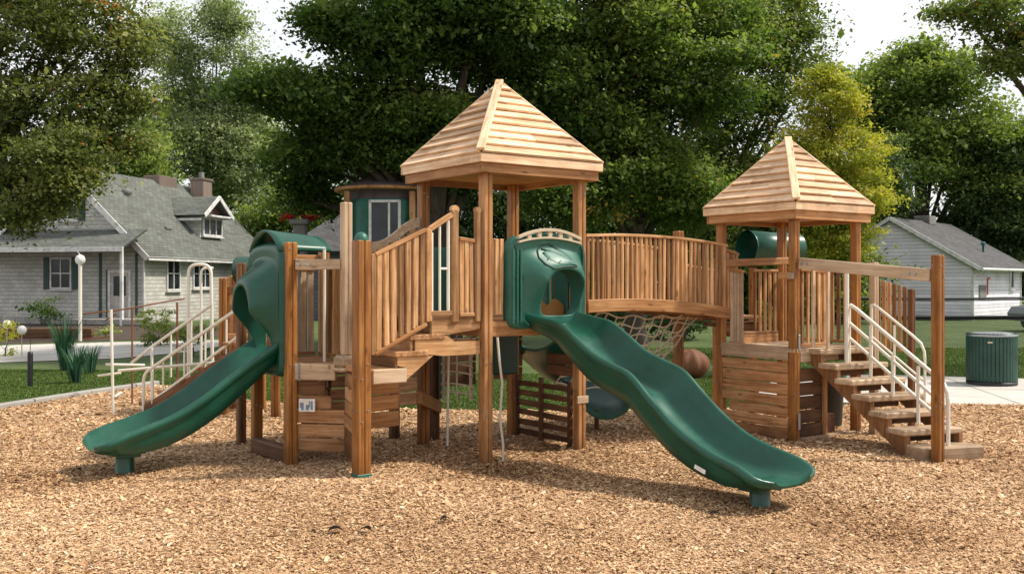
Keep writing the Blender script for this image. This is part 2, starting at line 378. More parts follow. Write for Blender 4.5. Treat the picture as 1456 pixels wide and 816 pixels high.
        fs=[[i*n+j,(i+1)*n+j,(i+1)*n+(j+1)%n,i*n+(j+1)%n] for i in range(k-1) for j in range(n)]
        q=pts[1]-pts[0]
        if side.cross(up).dot(q) > 0: fs=[f[::-1] for f in fs]
        fs += [list(range(n)), list(range((k-1)*n,k*n))[::-1]]
        return s.add(secs, fs, gs, rn)
    def lathe(s, c, prof, n=20, smooth=True):
        c = V(c); secs = [[c+V((r*math.cos(2*PI*j/n), r*math.sin(2*PI*j/n), z)) for j in range(n)] for r, z in prof]
        return s.loft(secs, True, smooth, True)
    def prism(s, poly, vec, gaxes=None, rnd=None):
        """extrude a 3D polygon along vec"""
        s.op(); p = [V(q) for q in poly]; vec = V(vec); n = len(p)
        nn = V()
        for i in range(n): nn += (p[i]-p[0]).cross(p[(i+1)%n]-p[0])
        if nn.dot(vec) > 0: p = p[::-1]
        q = [a+vec for a in p]; rn = random.random() if rnd is None else rnd
        off = V([random.uniform(-40,40) for _ in range(3)])
        ga = gaxes
        G = (lambda x: (x.dot(ga[0])+off.x, x.dot(ga[1])+off.y, x.dot(ga[2])+off.z)) if ga else (lambda x: x)
        s.add(p, [list(range(n))], [G(a) for a in p], rn); s.add(q, [list(range(n))[::-1]], [G(a) for a in q], rn)
        for i in range(n):
            f = [p[i], q[i], q[(i+1)%n], p[(i+1)%n]]
            s.add(f, [[0,1,2,3]], [G(a) for a in f], rn)
        return s
    def quad(s, pts, g, rnd=None): return s.add(pts, [list(range(len(pts)))], g, rnd)
    def build(s, name, mat, parent=None, label=None, kind=None):
        me = bpy.data.meshes.new(name); o = bpy.data.objects.new(name, me); COL.objects.link(o)
        base = V(BASE.get(parent.name, (0,0,0))) if parent else V()
        va = np.array(s.v, dtype=np.float32) - np.array(base, dtype=np.float32)
        me.from_pydata(va.tolist(), [], s.f)
        me.polygons.foreach_set('use_smooth', s.sm)
        a = me.attributes.new('g', 'FLOAT_VECTOR', 'POINT'); a.data.foreach_set('vector', np.array(s.g, dtype=np.float32).ravel())
        a = me.attributes.new('rnd', 'FLOAT', 'POINT'); a.data.foreach_set('value', np.array(s.r, dtype=np.float32))
        me.materials.append(mat); me.update()
        if parent: o.parent = parent; BASE[o.name] = tuple(base)
        if label: o['label'] = label
        if kind: o['kind'] = kind
        return o
    def build_each(s, name, mat, parent=None, label=None):
        """every piece of the builder becomes an object of its own"""
        out = []; e = s.ops+[(len(s.v), len(s.f))]
        for (v0,f0),(v1,f1) in zip(e, e[1:]):
            m = MB(); m.v = s.v[v0:v1]; m.g = s.g[v0:v1]; m.r = s.r[v0:v1]; m.sm = s.sm[f0:f1]; m.f = [[i-v0 for i in f] for f in s.f[f0:f1]]
            out.append(m.build(name, mat, parent, label))
        return out
BASE = {}
def thing(name, loc, label, cat, group=None):
    o = bpy.data.objects.new(name, None); COL.objects.link(o); o.location = loc; o.empty_display_size = .2
    BASE[o.name] = tuple(loc); o['label'] = label; o['category'] = cat
    if group: o['group'] = group
    return o
def tag(o, label, cat, group=None):
    o['label'] = label; o['category'] = cat
    if group: o['group'] = group
    return o
def copy_tree(o, parent=None):
    c = o.copy(); COL.objects.link(c)
    if parent: c.parent = parent
    for ch in list(o.children): copy_tree(ch, c)
    return c
def raw_mesh(name, verts, quads, g, r, mat, parent=None, smooth=False):
    me = bpy.data.meshes.new(name); o = bpy.data.objects.new(name, me); COL.objects.link(o)
    base = np.array(BASE.get(parent.name, (0,0,0))) if parent else np.zeros(3)
    verts = np.asarray(verts, dtype=np.float64)-base
    nv, nf = len(verts), len(quads)
    me.vertices.add(nv); me.vertices.foreach_set('co', verts.astype(np.float32).ravel())
    me.loops.add(nf*4); me.loops.foreach_set('vertex_index', np.asarray(quads, dtype=np.int32).ravel())
    me.polygons.add(nf); me.polygons.foreach_set('loop_start', np.arange(0, nf*4, 4, dtype=np.int32)); me.polygons.foreach_set('loop_total', np.full(nf, 4, dtype=np.int32))
    me.update(calc_edges=True)
    a = me.attributes.new('rnd', 'FLOAT', 'POINT'); a.data.foreach_set('value', np.asarray(r, dtype=np.float32))
    if g is not None:
        a = me.attributes.new('g', 'FLOAT_VECTOR', 'POINT'); a.data.foreach_set('vector', np.asarray(g, dtype=np.float32).ravel())
    me.materials.append(mat)
    if parent: o.parent = parent; BASE[o.name] = tuple(base)
    return o

# ------------------------------------------------------------------ camera, sky, sun
cam = bpy.data.objects.new('camera', bpy.data.cameras.new('camera')); COL.objects.link(cam)
cam.location = (0,0,EYE); cam.rotation_euler = (PI/2,0,0)
cam.data.sensor_width = 36; cam.data.lens = 36*F/1456; cam.data.shift_y = -8/1456; cam.data.clip_end = 2000; cam.data.clip_start = .05
SC.camera = cam
SUN_EL, SUN_AZ = math.radians(52), math.atan2(.95, .06)
SUN = V((math.sin(SUN_AZ)*math.cos(SUN_EL), math.cos(SUN_AZ)*math.cos(SUN_EL), math.sin(SUN_EL)))
w = bpy.data.worlds.new('World'); SC.world = w; w.use_nodes = True
nt = w.node_tree; bg = nt.nodes['Background']
sky = N(nt, 'ShaderNodeTexSky', _sky_type='NISHITA', _sun_disc=False, _sun_elevation=SUN_EL, _sun_rotation=SUN_AZ, _air_density=1.0, _dust_density=4.0, _ozone_density=1.0)
tc = N(nt, 'ShaderNodeTexCoord'); sx = N(nt, 'ShaderNodeSeparateXYZ'); L(nt, tc.outputs['Generated'], sx.inputs[0])
haze = ramp(nt, sx.outputs[2], [(0, (12.2,12.2,12.2)), (.36, (12.2,12.2,12.3)), (.55, (10.2,10.3,10.5)), (1, (7.2,7.4,7.7))])
cl = N(nt, 'ShaderNodeTexNoise', Scale=2.2, Detail=5.0, Roughness=.55); L(nt, tc.outputs['Generated'], cl.inputs['Vector'])
cr = ramp(nt, cl.outputs[0], [(.35, (.93,.94,.97)), (.6, (1.03,1.03,1.02))])
hz = mixc(nt, 1, haze.outputs[0], cr.outputs[0], 'MULTIPLY')
L(nt, mixc(nt, .72, sky.outputs[0], hz), bg.inputs['Color']); bg.inputs['Strength'].default_value = .108
sd = bpy.data.lights.new('sun', 'SUN'); sd.energy = 4.7; sd.angle = math.radians(5); sd.color = (1, .93, .81)
so = bpy.data.objects.new('sun', sd); COL.objects.link(so); so.rotation_euler = SUN.to_track_quat('Z', 'Y').to_euler(); so.location = SUN*60
SC.view_settings.view_transform = 'Standard'; SC.view_settings.look = 'None'; SC.view_settings.exposure = 0
SC.cycles.max_bounces = 8; SC.cycles.diffuse_bounces = 5; SC.cycles.transparent_max_bounces = 4
SC.cycles.use_denoising = True

# ------------------------------------------------------------------ ground
def sheet(name, poly, z, mat):
    mb = MB(); pts = [V((x,y,z)) for x,y in poly]; mb.add(pts, [list(range(len(pts)))], None, .5); return mb.build(name, mat, None, None, 'structure')
sheet('lawn', [(-600,-50),(600,-50),(600,1200),(-600,1200)], -.03, M_LAWN)
mul = [(-30,-4),(30,-4),(30,11.6),(12,13.6),(7.6,14.3),(5.6,14.6),(4.0,14.0),(1,13.6),(-2,13.9),(-4,14.9),(-5.2,16.6),(-6.2,17.2),(-6.75,15.7),(-7.3,13.8),(-7.6,12.4),(-30,9.5)]
def inpoly(x, y, poly):
    c = np.zeros(len(x), bool); n = len(poly)
    for i in range(n):
        x1,y1 = poly[i]; x2,y2 = poly[i-1]
        c ^= ((y1 > y) != (y2 > y)) & (x < (x2-x1)*(y-y1)/(y2-y1+1e-12)+x1)
    return c
HOL = [(2.35,7.3,1.0),(2.9,6.9,.8),(-4.2,8.7,.9),(4.7,9.7,.8),(-.2,9.0,.8),(.3,10.2,.7)]
def hgt(x, y):
    x = np.asarray(x, float); y = np.asarray(y, float)
    h = .030+.014*np.sin(x*1.3+.4*y)*np.sin(y*1.7-.3*x)+.009*np.sin(x*3.1+1+y*.8)*np.sin(y*3.7)+.005*np.sin(x*7.3-y*2)*np.sin(y*6.1+x*3)
    for a,b,r in HOL: h -= .035*np.exp(-(((x-a)**2+(y-b)**2)/(r*r*.35)))
    f = np.clip((9.3-np.abs(x))/1.5,0,1)*np.clip((12.6-y)/1.2,0,1)*np.clip((y-4.2)/.6,0,1)
    return np.maximum(h,.002)*f
def ground_mesh():
    mb = MB(); pts = [V((x,y,0)) for x,y in mul]; mb.add(pts, [list(range(len(pts)))], None, .5)
    gx_ = np.linspace(-9.2,9.2,150); gy_ = np.linspace(4.3,12.5,70); X,Y = np.meshgrid(gx_,gy_); Z = hgt(X,Y)+.004
    p = np.stack([X,Y,Z],-1).reshape(-1,3); n = len(gx_); 
    cx = np.array([[-9.2+18.4*(i+.5)/149, 4.3+8.2*(j+.5)/69] for j in range(69) for i in range(149)]); ok = inpoly(cx[:,0],cx[:,1],mul)
    fs = [[j*n+i,j*n+i+1,(j+1)*n+i+1,(j+1)*n+i] for j in range(69) for i in range(149) if ok[j*149+i]]
    mb.add([V(q) for q in p], fs, None, .5, True); mb.build('ground', M_MULCH, None, None, 'structure')
ground_mesh()
def kerb(pts, wdt=.13, h=.07):
    mb = MB()
    for p, q in zip(pts, pts[1:]): mb.beam((p[0],p[1],h/2-.05), (q[0],q[1],h/2-.05), wdt, h+.1, .015)
    return mb.build('kerb', M_KERB, None, None, 'structure')
kerb([(-14,11.6),(-7.6,12.4),(-7.3,13.8),(-6.75,15.7),(-6.2,17.2)])
pathR = [(3.6,15.0),(5.6,14.6),(7.6,14.3),(12,13.6),(30,11.6),(60,10),(60,13),(24,16.2),(12.6,17.2),(9.9,18.3),(7.0,19.2),(5.0,18.6)]
sheet('path', pathR, -.012, M_CONC)
pathL = [(-40,21),(-13.5,21.0),(-9.3,23.3),(-8.2,25.6),(-8.2,29),(-9,30.5),(-12,29.5),(-16,27),(-40,26)]
sheet('path', pathL, -.016, M_CONC)
sheet('garden_bed', [(-40,27),(-16,28),(-12,30.5),(-9.5,31.5),(-9.8,39),(-14,41),(-40,43)], -.02, M_SOIL)
# scattered loose chips (nobody could count them)
def scatter_chips():
    X=[];Y=[];S=[]
    for d0,d1,den,sz in ((5.2,7.5,13000,.0152),(7.5,9.5,9000,.0175),(9.5,12,4000,.022),(12,17,1700,.028)):
        hw = d1*.56+.4; n = int(2*hw*(d1-d0)*den)
        x = rng.uniform(-hw,hw,n); y = rng.uniform(d0,d1,n); k = (np.abs(x) < y*.55+.3) & inpoly(x,y,mul)
        X.append(x[k]);Y.append(y[k]);S.append(np.full(k.sum(), sz))
    x=np.concatenate(X);y=np.concatenate(Y);s=np.concatenate(S)*rng.lognormal(0,.40,len(x)); n=len(x)
    wd = s*rng.uniform(.32,.7,n); yaw = rng.uniform(0,2*PI,n); tilt = rng.normal(0,.20,n); roll = rng.normal(0,.24,n)
    dx = np.stack([np.cos(yaw)*np.cos(tilt), np.sin(yaw)*np.cos(tilt), np.sin(tilt)],1)
    sdv = np.stack([-np.sin(yaw)*np.cos(roll), np.cos(yaw)*np.cos(roll), np.sin(roll)],1)
    c = np.stack([x,y,hgt(x,y)+rng.uniform(.005,.016,n)+np.abs(np.sin(tilt))*s*.4],1)
    k = np.stack([-dx*s[:,None]/2-sdv*wd[:,None]/2*.8, dx*s[:,None]/2-sdv*wd[:,None]/2, dx*s[:,None]*.55+sdv*wd[:,None]/2*.6, -dx*s[:,None]/2+sdv*wd[:,None]/2],1)
    v = (c[:,None,:]+k).reshape(-1,3); q = np.arange(4*n).reshape(-1,4)
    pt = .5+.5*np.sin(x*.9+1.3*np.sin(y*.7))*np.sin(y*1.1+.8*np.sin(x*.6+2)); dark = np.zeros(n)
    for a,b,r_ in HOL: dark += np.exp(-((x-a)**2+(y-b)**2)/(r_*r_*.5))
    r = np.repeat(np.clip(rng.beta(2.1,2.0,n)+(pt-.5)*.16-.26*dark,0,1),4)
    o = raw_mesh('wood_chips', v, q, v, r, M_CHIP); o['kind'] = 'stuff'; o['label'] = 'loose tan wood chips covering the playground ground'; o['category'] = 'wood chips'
scatter_chips()
def grass(areas):
    X=[];Y=[];H=[]
    for poly, den, h, excl in areas:
        p = np.array(poly); x0,y0 = p.min(0); x1,y1 = p.max(0); n = int((x1-x0)*(y1-y0)*den)
        x = rng.uniform(x0,x1,n); y = rng.uniform(y0,y1,n); k = inpoly(x,y,poly)
        for e in excl: k &= ~inpoly(x,y,e)
        k &= np.abs(x) < y*.56
        X.append(x[k]);Y.append(y[k]);H.append(np.full(k.sum(),h))
    x=np.concatenate(X);y=np.concatenate(Y);n=len(x);h=np.concatenate(H)*rng.uniform(.5,1.3,n)
    a = rng.uniform(0,2*PI,n); w_ = .012; lean = rng.normal(0,.5,(n,2))*h[:,None]
    b = np.stack([x,y,np.full(n,-.035)],1); s = np.stack([np.cos(a),np.sin(a),np.zeros(n)],1)*w_
    t = b+np.concatenate([lean,h[:,None]],1)
    v = np.stack([b-s,b+s,t+s*.3,t-s*.3],1).reshape(-1,3)
    r = np.repeat(np.clip(rng.normal(.5,.25,n),0,1),4)
    o = raw_mesh('grass', v, np.arange(4*n).reshape(-1,4), v, r, M_GRASS); o['kind'] = 'stuff'; o['label'] = 'short green lawn grass around the playground'; o['category'] = 'grass'
grass([([(-8,12.5),(-6,12.5),(-5,17),(-4,15),(-2,14),(1,13.6),(4,14.1),(5.5,15),(5,19),(-5,20),(-13,20.6),(-13,12)], 2400, .026, [mul, pathR]),
       ([(5,18.6),(7,19.2),(9.9,18.3),(12.6,17.2),(24,16.2),(24,27),(3,27)], 700, .035, [pathR])])

# ------------------------------------------------------------------ the play structure
P1 = V((-.26,9.69,0)); A = V((.811,.585,0)).normalized(); B = V((-A.y,A.x,0))
def U(u, v, z=0): return P1+A*u+B*v+UP*z
AX = (A, B, UP)
PS = thing('play_structure', U(.6,.6), 'large cedar playground structure with two roofed towers, arched bridge and green slides', 'playground structure')
D1, D2, D3 = 1.45, 1.05, 1.0
T2 = V((3.14,10.96,0)); A2 = V((.9,.62,0)).normalized(); B2 = V((-A2.y,A2.x,0)); SD2 = 1.093
def U2(u, v, z=0): return T2+A2*u+B2*v+UP*z
AX2 = (A2, B2, UP)

def post(p, z1, w, ax, mat=W_TOWER, label=None, bolts=True, z0=-.05, split=True, name='post'):
    mb = MB(); p = V(p); p.z = z0; mb.post(p, z1, w, ax, split); o = mb.build(name, mat, PS, label)
    if bolts:
        bm_ = MB(); a = V(ax); b = UP.cross(a)
        for zz in [z for z in (.55, 1.0, z1-.12) if z < z1-.05 and random.random() < .6]:
            for k in (-1,1):
                q = V(p)+UP*(zz+random.uniform(-.1,.1)-p.z)+a*(k*w*.22)-b*(w/2)
                bm_.tube([q+b*.004, q-b*.008], .008, 8)
                q = V(p)+UP*(zz+random.uniform(-.1,.1)-p.z)+b*(k*w*.2)-a*(w/2)
                bm_.tube([q+a*.004, q-a*.008], .008, 8)
        if bm_.v: bm_.build_each('bolt', STEEL, o)
    return o
# tower one posts
for u,v in ((0,0),(1.196,0),(0,1.196),(1.196,1.196)):
    post(U(u,v), 2.93, .108, A, W_TOWER if v == 0 else W_POST, None)
for u,v in ((0,0),(SD2,0),(0,SD2),(SD2,SD2)):
    post(U2(u,v), 2.6, .096, A2, W_POST)
# front left post with a green dome cap
pf = post(U(-1.357,0), 2.17, .136, A, W_POST, 'thick orange-brown front post with green dome cap')
mb = MB(); mb.lathe(U(-1.357,0,2.165), [(.066,0),(.066,.015),(.06,.042),(.04,.068),(.012,.08)], 20); mb.build('dome_cap', P_GREEN2, pf)
mb = MB(); mb.box(U(-1.357,0,.045), (.146,.146,.05), AX, .004); mb.build('base_collar', P_GREEN2, pf)
PA, PK, PQ = V((-2.16,9.6,0)), V((-1.6,9.5,0)), V((-2.67,10.3,0))
post(PA, 2.18, .108, A, W_POST); post(PQ, 2.08, .10, A, W_POST)
post(U(-.84,1.9), 2.15, .10, A, W_POST); post(U(-1.6,2.35), 2.0, .09, A, W_DARK)
post(V((-.86,10.95,0)), 1.45, .09, A, W_DARK, None, False)
post(U(-.05,1.75), 1.45, .10, A, W_DARK, None, False); post(U(-.75,1.15), 1.2, .10, A, W_DARK, None, False)
# pale corner post on a cap block
mb = MB(); a_ = (V((.2,-1,0))).normalized()
mb.post(PK+UP*1.09, 2.56, .095, A, True); kp = mb.build('post', W_PALE, PS, 'tall pale corner post standing on a carved block')
mb = MB(); mb.box(PK+UP*1.03, (.20,.20,.12), AX, .03); mb.box(PK+UP*.955, (.235,.235,.035), AX, .01); mb.build('block', W_PALE, kp)

# decks ---------------------------------------------------------------
def planks(name, poly_uv, frame, z, mat, t=.045, pw=.14, parent=PS):
    """deck boards running along the first axis, clipped to the polygon's extents"""
    mb = MB(); O, a, b = frame; vs = [p[1] for p in poly_uv]; v = min(vs)
    n = len(poly_uv)
    while v < max(vs)-.01:
        vm = v+pw/2; xs = []
        for i in range(n):
            (u0,v0),(u1,v1) = poly_uv[i], poly_uv[(i+1)%n]
            if (v0 <= vm < v1) or (v1 <= vm < v0): xs.append(u0+(u1-u0)*(vm-v0)/(v1-v0))
        xs.sort()
        for k in range(0, len(xs)-1, 2):
            c = O+a*((xs[k]+xs[k+1])/2)+b*vm+UP*(z-t/2+random.uniform(-.002,.002))
            mb.box(c, (xs[k+1]-xs[k], pw-.006, t), (a,b,UP), .005)
        v += pw
    return mb.build(name, mat, parent)
FR1, FR2 = (P1,A,B), (T2,A2,B2)
planks('deck', [(-.62,.0),(1.2,.0),(1.2,1.2),(-.62,1.2)], FR1, D1, W_BOARD)
planks('deck', [(-1.357,0),(-.92,0),(-.92,1.9),(-1.6,1.9),(-1.59,1.04),(-1.22,.63)], FR1, D3, W_BOARD)
planks('deck', [(-.05,-.05),(1.12,-.05),(1.12,1.1),(-.05,1.1)], FR2, D2, W_PALE)
planks('deck', [(0,1.42),(1.1,1.42),(1.1,2.2),(0,2.2)], FR2, 1.36, W_BOARD)
# fascia beams
mb = MB()
for p,q in ((U(.05,-.02,D1-.12),U(1.145,-.02,D1-.12)),(U(-.02,.05,D1-.12),U(-.02,1.145,D1-.12)),(U(1.216,.05,D1-.12),U(1.216,1.145,D1-.12)),(U(.05,1.21,D1-.12),U(1.145,1.21,D1-.12))):
    mb.beam(p,q,.045,.15)
mb.build_each('deck_beam', W_TOWER, PS)
mb = MB(); mb.beam(U2(-.03,.05,D2-.055), U2(-.03,1.045,D2-.055), .05,.155); mb.beam(U2(.05,-.03,D2-.09), U2(1.045,-.03,D2-.09), .05,.12); mb.build_each('deck_beam', W_PALE, PS)
mb = MB(); mb.beam(PA+V((.055,-.03,.925)), PK+V((-.10,-.0,.925)), .05,.155); mb.beam(U(-1.25,-.0,.93),U(-.90,-.0,.93),.05,.13); fb = mb.build_each('deck_beam', W_PALE, PS)[0]
mb = MB(); mb.box(PA+V((.095,-.045,.925)), (.035,.05,.165), AX, .003); mb.build_each('bracket', STEEL, fb)

# roofs ---------------------------------------------------------------
def pyramid_roof(frame, side, k, z_eave, z_apex, rows, seed):
    O, a, b = frame; c = O+a*(side/2)+b*(side/2); h = side/2*k
    def cor(i, r=1.0, z=0): 
        sgn = [(-1,-1),(1,-1),(1,1),(-1,1)][i%4]; return c+a*(sgn[0]*h*r)+b*(sgn[1]*h*r)+UP*z
    roof = MB(); apex = c+UP*z_apex
    for i in range(4):
        e0, e1 = cor(i,1,z_eave), cor(i+1,1,z_eave); nrm = (e1-e0).cross(apex-e0).normalized()
        if nrm.z < 0: nrm = -nrm
        al = (e1-e0).normalized(); sl = nrm.cross(al)
        for j in range(rows):
            t0 = j/rows; t1 = min(1,(j+1.12)/rows); jj = random.uniform(-.004,.004)
            def pt(e, t, lift): return e.lerp(apex, t)+nrm*lift
            lo = .042+jj; th = .026
            L0,R0 = pt(e0,t0,lo),pt(e1,t0,lo); L1,R1 = pt(e0,t1,.010),pt(e1,t1,.010)
            # split row into one or two boards
            cuts = [0,1] if (j > rows*.55 or random.random() < .35) else [0,random.uniform(.3,.7),1]
            for q0,q1 in zip(cuts,cuts[1:]):
                g0 = .0 if q0 == 0 else .0015; 
                P = [L0.lerp(R0,q0+g0),L0.lerp(R0,q1-(0 if q1==1 else .0015)),L1.lerp(R1,q1-(0 if q1==1 else .0015)),L1.lerp(R1,q0+g0)]
                sg = random.uniform(-.002,.003); P = [p+nrm*sg for p in P]
                Q = [p-nrm*th for p in P]; off = [random.uniform(-40,40) for _ in range(3)]
                pts = P+Q; g = [(p.dot(nrm)+off[0], p.dot(sl)+off[1], p.dot(al)+off[2]) for p in pts]
                roof.add(pts, [[0,1,2,3],[7,6,5,4],[0,4,5,1],[1,5,6,2],[2,6,7,3],[3,7,4,0]], g)
    ro = roof.build('roof', W_ROOF, PS, None)
    for i in range(4):
        mb = MB(); e = cor(i,1.0,z_eave); d = (apex-e).normalized(); out = (e-c); out.z = 0; out.normalize(); sdv = d.cross(out).normalized(); upv = sdv.cross(d)
        if upv.z < 0: upv = -upv
        mb.box(e.lerp(apex,.49)+upv*(.058 if i == 0 else .022), (.085 if i == 0 else .03, (apex-e).length*1.0, .03), (sdv, d, upv), .006, .8); mb.build('hip_cap', W_ROOF, ro)
    for lay,(r,zt,hh) in enumerate(((1.0,z_eave+.005,.085),(.955,z_eave-.078,.10))):
        mb = MB()
        for i in range(4):
            p,q = cor(i,r,zt-hh/2),cor(i+1,r,zt-hh/2); d = (q-p).normalized()
            ext = .0 if i%2 else .035
            mb.beam(p-d*(ext-.018), q+d*(ext-.018), .036, hh, .005)
        mb.build('fascia', W_ROOF if lay == 0 else W_TOWER, ro)
    mb = MB(); nb = 9
    for i in range(nb):
        t = -1+2*(i+.5)/nb; mb.box(c+b*(t*h*.93)+UP*(z_eave-.11), (h*1.86, h*1.86/nb-.004, .02), (a,b,UP), .003)
    mb.build('ceiling', W_TOWER, ro)
    return ro
pyramid_roof(FR1, 1.196, 1.27, 3.03, 3.90, 10, 1)['label'] = 'taller pyramid roof of lapped pale boards'
pyramid_roof(FR2, SD2, 1.25, 2.665, 3.47, 9, 2)['label'] = 'smaller pyramid roof of lapped pale boards'

# railings --------------------------------------------------------------
def lerp(a,b,t): return a+(b-a)*t
def railing(p0, p1, zb0, zb1, zt0, zt1, n, sw=.045, th=.028, rails=True, mat=W_SLAT, label=None, arch=0, archb=None, rail_mat=None, rail_w=.055, name='railing', over=.0, rounded=False):
    p0, p1 = V(p0), V(p1); d = (p1-p0); d.z = 0; d.normalize(); sdv = d.cross(UP)
    archb = arch if archb is None else archb
    mb = MB()
    for i in range(n):
        t = (i+.5)/n; c = p0.lerp(p1,t)+sdv*random.uniform(-.003,.003); k = 4*t*(1-t)
        zb = lerp(zb0,zb1,t)+archb*k; zt = lerp(zt0,zt1,t)+arch*k+over*random.uniform(.3,1)
        mb.box(V((c.x,c.y,(zb+zt)/2)), (sw*random.uniform(.9,1.06), th, zt-zb), (d,sdv,UP), .006, None, .006)
    o = mb.build(name, mat, PS, label)
    if rails:
        for which in ('top_rail','bottom_rail'):
            r = MB(); m = 10 if arch else 1; top = which == 'top_rail'
            for i in range(m):
                q = []
                for t in (i/m,(i+1)/m):
                    k = 4*t*(1-t); c = p0.lerp(p1,t)
                    z = (lerp(zt0,zt1,t)+arch*k+.012) if top else (lerp(zb0,zb1,t)+archb*k-.012)
                    q.append(V((c.x,c.y,z)))
                r.beam(q[0]-(q[1]-q[0])*.004, q[1], rail_w, .036, .006, .6)
            r.build(which, rail_mat or W_TOWER, o)
    return o
# bridge
BR0, BR1 = 1.275, 3.46
br = MB()
def zdeck(t): return 1.50+.08*4*t*(1-t)*.6-.13*t
for i in range(17):
    t = (i+.5)/17; c = U(lerp(BR0,BR1,t),.6,zdeck(t)); br.box(c,(.125,1.1,.04),AX,.006)
bo = br.build('bridge', W_BOARD, PS, 'arched timber bridge joining the two towers')
for v in (0.0,1.16):
    mb = MB(); n = 31
    for i in range(n):
        t = (i+.5)/n; k = 4*t*(1-t); zt = lerp(2.275,2.215,t)+.045*k; zb = lerp(1.56,1.44,t)+.045*k
        c = U(lerp(BR0,BR1,t),v+random.uniform(-.003,.003),(zt+zb)/2)
        mb.box(c,(.042*random.uniform(.86,1.1),.03,zt-zb+random.uniform(0,.02)),AX,.008,None,.008)
    so_ = mb.build('slat_screen', W_SLAT, bo)
    r = MB(); r2 = MB(); m = 24; q=[]; q2=[]
    for i in range(m+1):
        t = i/m; k = 4*t*(1-t); q.append(U(lerp(BR0,BR1,t),v,lerp(2.285,2.225,t)+.045*k)); q2.append(U(lerp(BR0,BR1,t),v+(-.035 if v == 0 else .035),lerp(1.535,1.42,t)+.05*k))
    r.curve_beam(q,.06,.03,B,UP,.6); r2.curve_beam(q2,.045,.135,B,UP,.42)
    r.build('handrail', W_SLAT, bo); r2.build('bridge_beam', W_TOWER, bo)
# railing past the bridge, on the raised landing behind tower two
railing(U2(.0,SD2+.06), U2(.46,SD2+.16), 1.46,1.33, 2.2,2.12, 7, .05, mat=W_SLAT)
railing(U2(-.0,.95), U2(-.0,.74), 1.08,1.08, 1.93,1.9, 4, .04, mat=W_PALE, label='narrow pale slats beside the open side of the small tower')
# stairs inside small tower up to the landing
st = MB()
for i,(v,z) in enumerate(((1.15,1.16),(1.36,1.27))):
    st.box(U2(.52,v,z), (.86,.26,.05), AX2, .006); st.box(U2(.52,v-.12,z-.07), (.84,.03,.11), AX2, .004)
st.build('landing_step', W_BOARD, PS)
railing(U2(.35,2.2), U2(1.1,2.2), 1.4,1.4,2.02,1.92, 9, .06, mat=W_SLAT, label='slatted railing at the back of the raised landing')
post(U2(.22,2.05), 2.45, .11, A2, W_POST); post(U2(1.1,2.2), 2.1, .11, A2, W_POST)
tt = MB(); c0, c1 = V((3.18,13.35,2.25)), V((3.95,13.7,2.25))
ax_ = (c1-c0).normalized(); s_ = ax_.cross(UP)
def ring(c, r, r2): return [c+(s_*math.cos(2*PI*j/28)+UP*math.sin(2*PI*j/28))*(r if math.sin(2*PI*j/28) > -.1 else r2)*.82 for j in range(28)]
secs = [ring(c0.lerp(c1,t), .27 if t not in (.06,.0) else .295,.27) for t in (0,.05,.06,.5,.94,.95,1)]
tt.loft(secs); tt.loft([[p+(c0.lerp(c1,t)-p)*.06 for p in ring(c0.lerp(c1,t),.27,.27)] for t in (0.001,.5,.999)])
to = tt.build('tunnel_tube', P_GREEN, PS, 'green plastic tube above the landing behind the small tower')
mb = MB()
for t in (.12,.88):
    c = c0.lerp(c1,t); mb.beam(c+UP*-.26, V((c.x,c.y,-.05)), .09,.09)
mb.build_each('support_post', W_POST, to)

# tower one surrounding railings -------------------------------------
# sloping panel beside the stairs
railing(U(-1.225,-.01), U(-.685,-.01), 1.15,1.41, 2.03,2.275, 7, .052, .03, mat=W_SLAT, label='sloping slatted panel beside the short stairs', rail_w=.05)
mb = MB(); mb.beam(U(-.66,-.01,1.42),U(-.66,-.01,2.30),.05,.06, up=A); mb.beam(U(-1.245,-.01,1.13),U(-1.245,-.01,2.05),.04,.05, up=A); mb.build_each('panel_stile', W_SLAT, PS)
# cream barred gate
mb = MB(); gt = []
for k,u in enumerate((-.625,-.535,-.44)): mb.tube([U(u,-.01,D1+.04),U(u,-.01,lerp(2.26,2.42,k/2))], .016 if k!=1 else .012, 8)
mb.tube([U(-.535,-.01,1.92),U(-.44,-.01,1.92)], .012, 8)
go = mb.build('barred_gate', PIPE, PS)
mb = MB(); mb.beam(U(-.65,-.01,2.29),U(-.40,-.01,2.44),.05,.05); mb.beam(U(-.65,-.01,D1+.045),U(-.40,-.01,D1+.045),.05,.05); mb.build_each('gate_rail', W_SLAT, go)
def roundpost(p, z0, z1, w=.075):
    mb = MB(); mb.box(V((p.x,p.y,(z0+z1)/2-.012)), (w,w*.7,z1-z0-.024), AX, .014)
    mb.tube([V((p.x,p.y,z1-.03))-B*w*.33, V((p.x,p.y,z1-.03))+B*w*.33], w*.5, 14); return mb.build('post', W_SLAT, PS)
roundpost(U(-.37,-.01), 1.40, 2.52, .08); roundpost(U(-.105,-.01), 1.40, 2.52, .07)
railing(U(-.32,-.01), U(-.15,-.01), D1+.04,D1+.04,2.2,2.18, 3, .05, rails=True, mat=W_SLAT)
railing(U(.03,-.03), U(.19,-.03), D1+.02,D1+.02,2.22,2.22, 3, .045, rails=False, mat=W_SLAT)
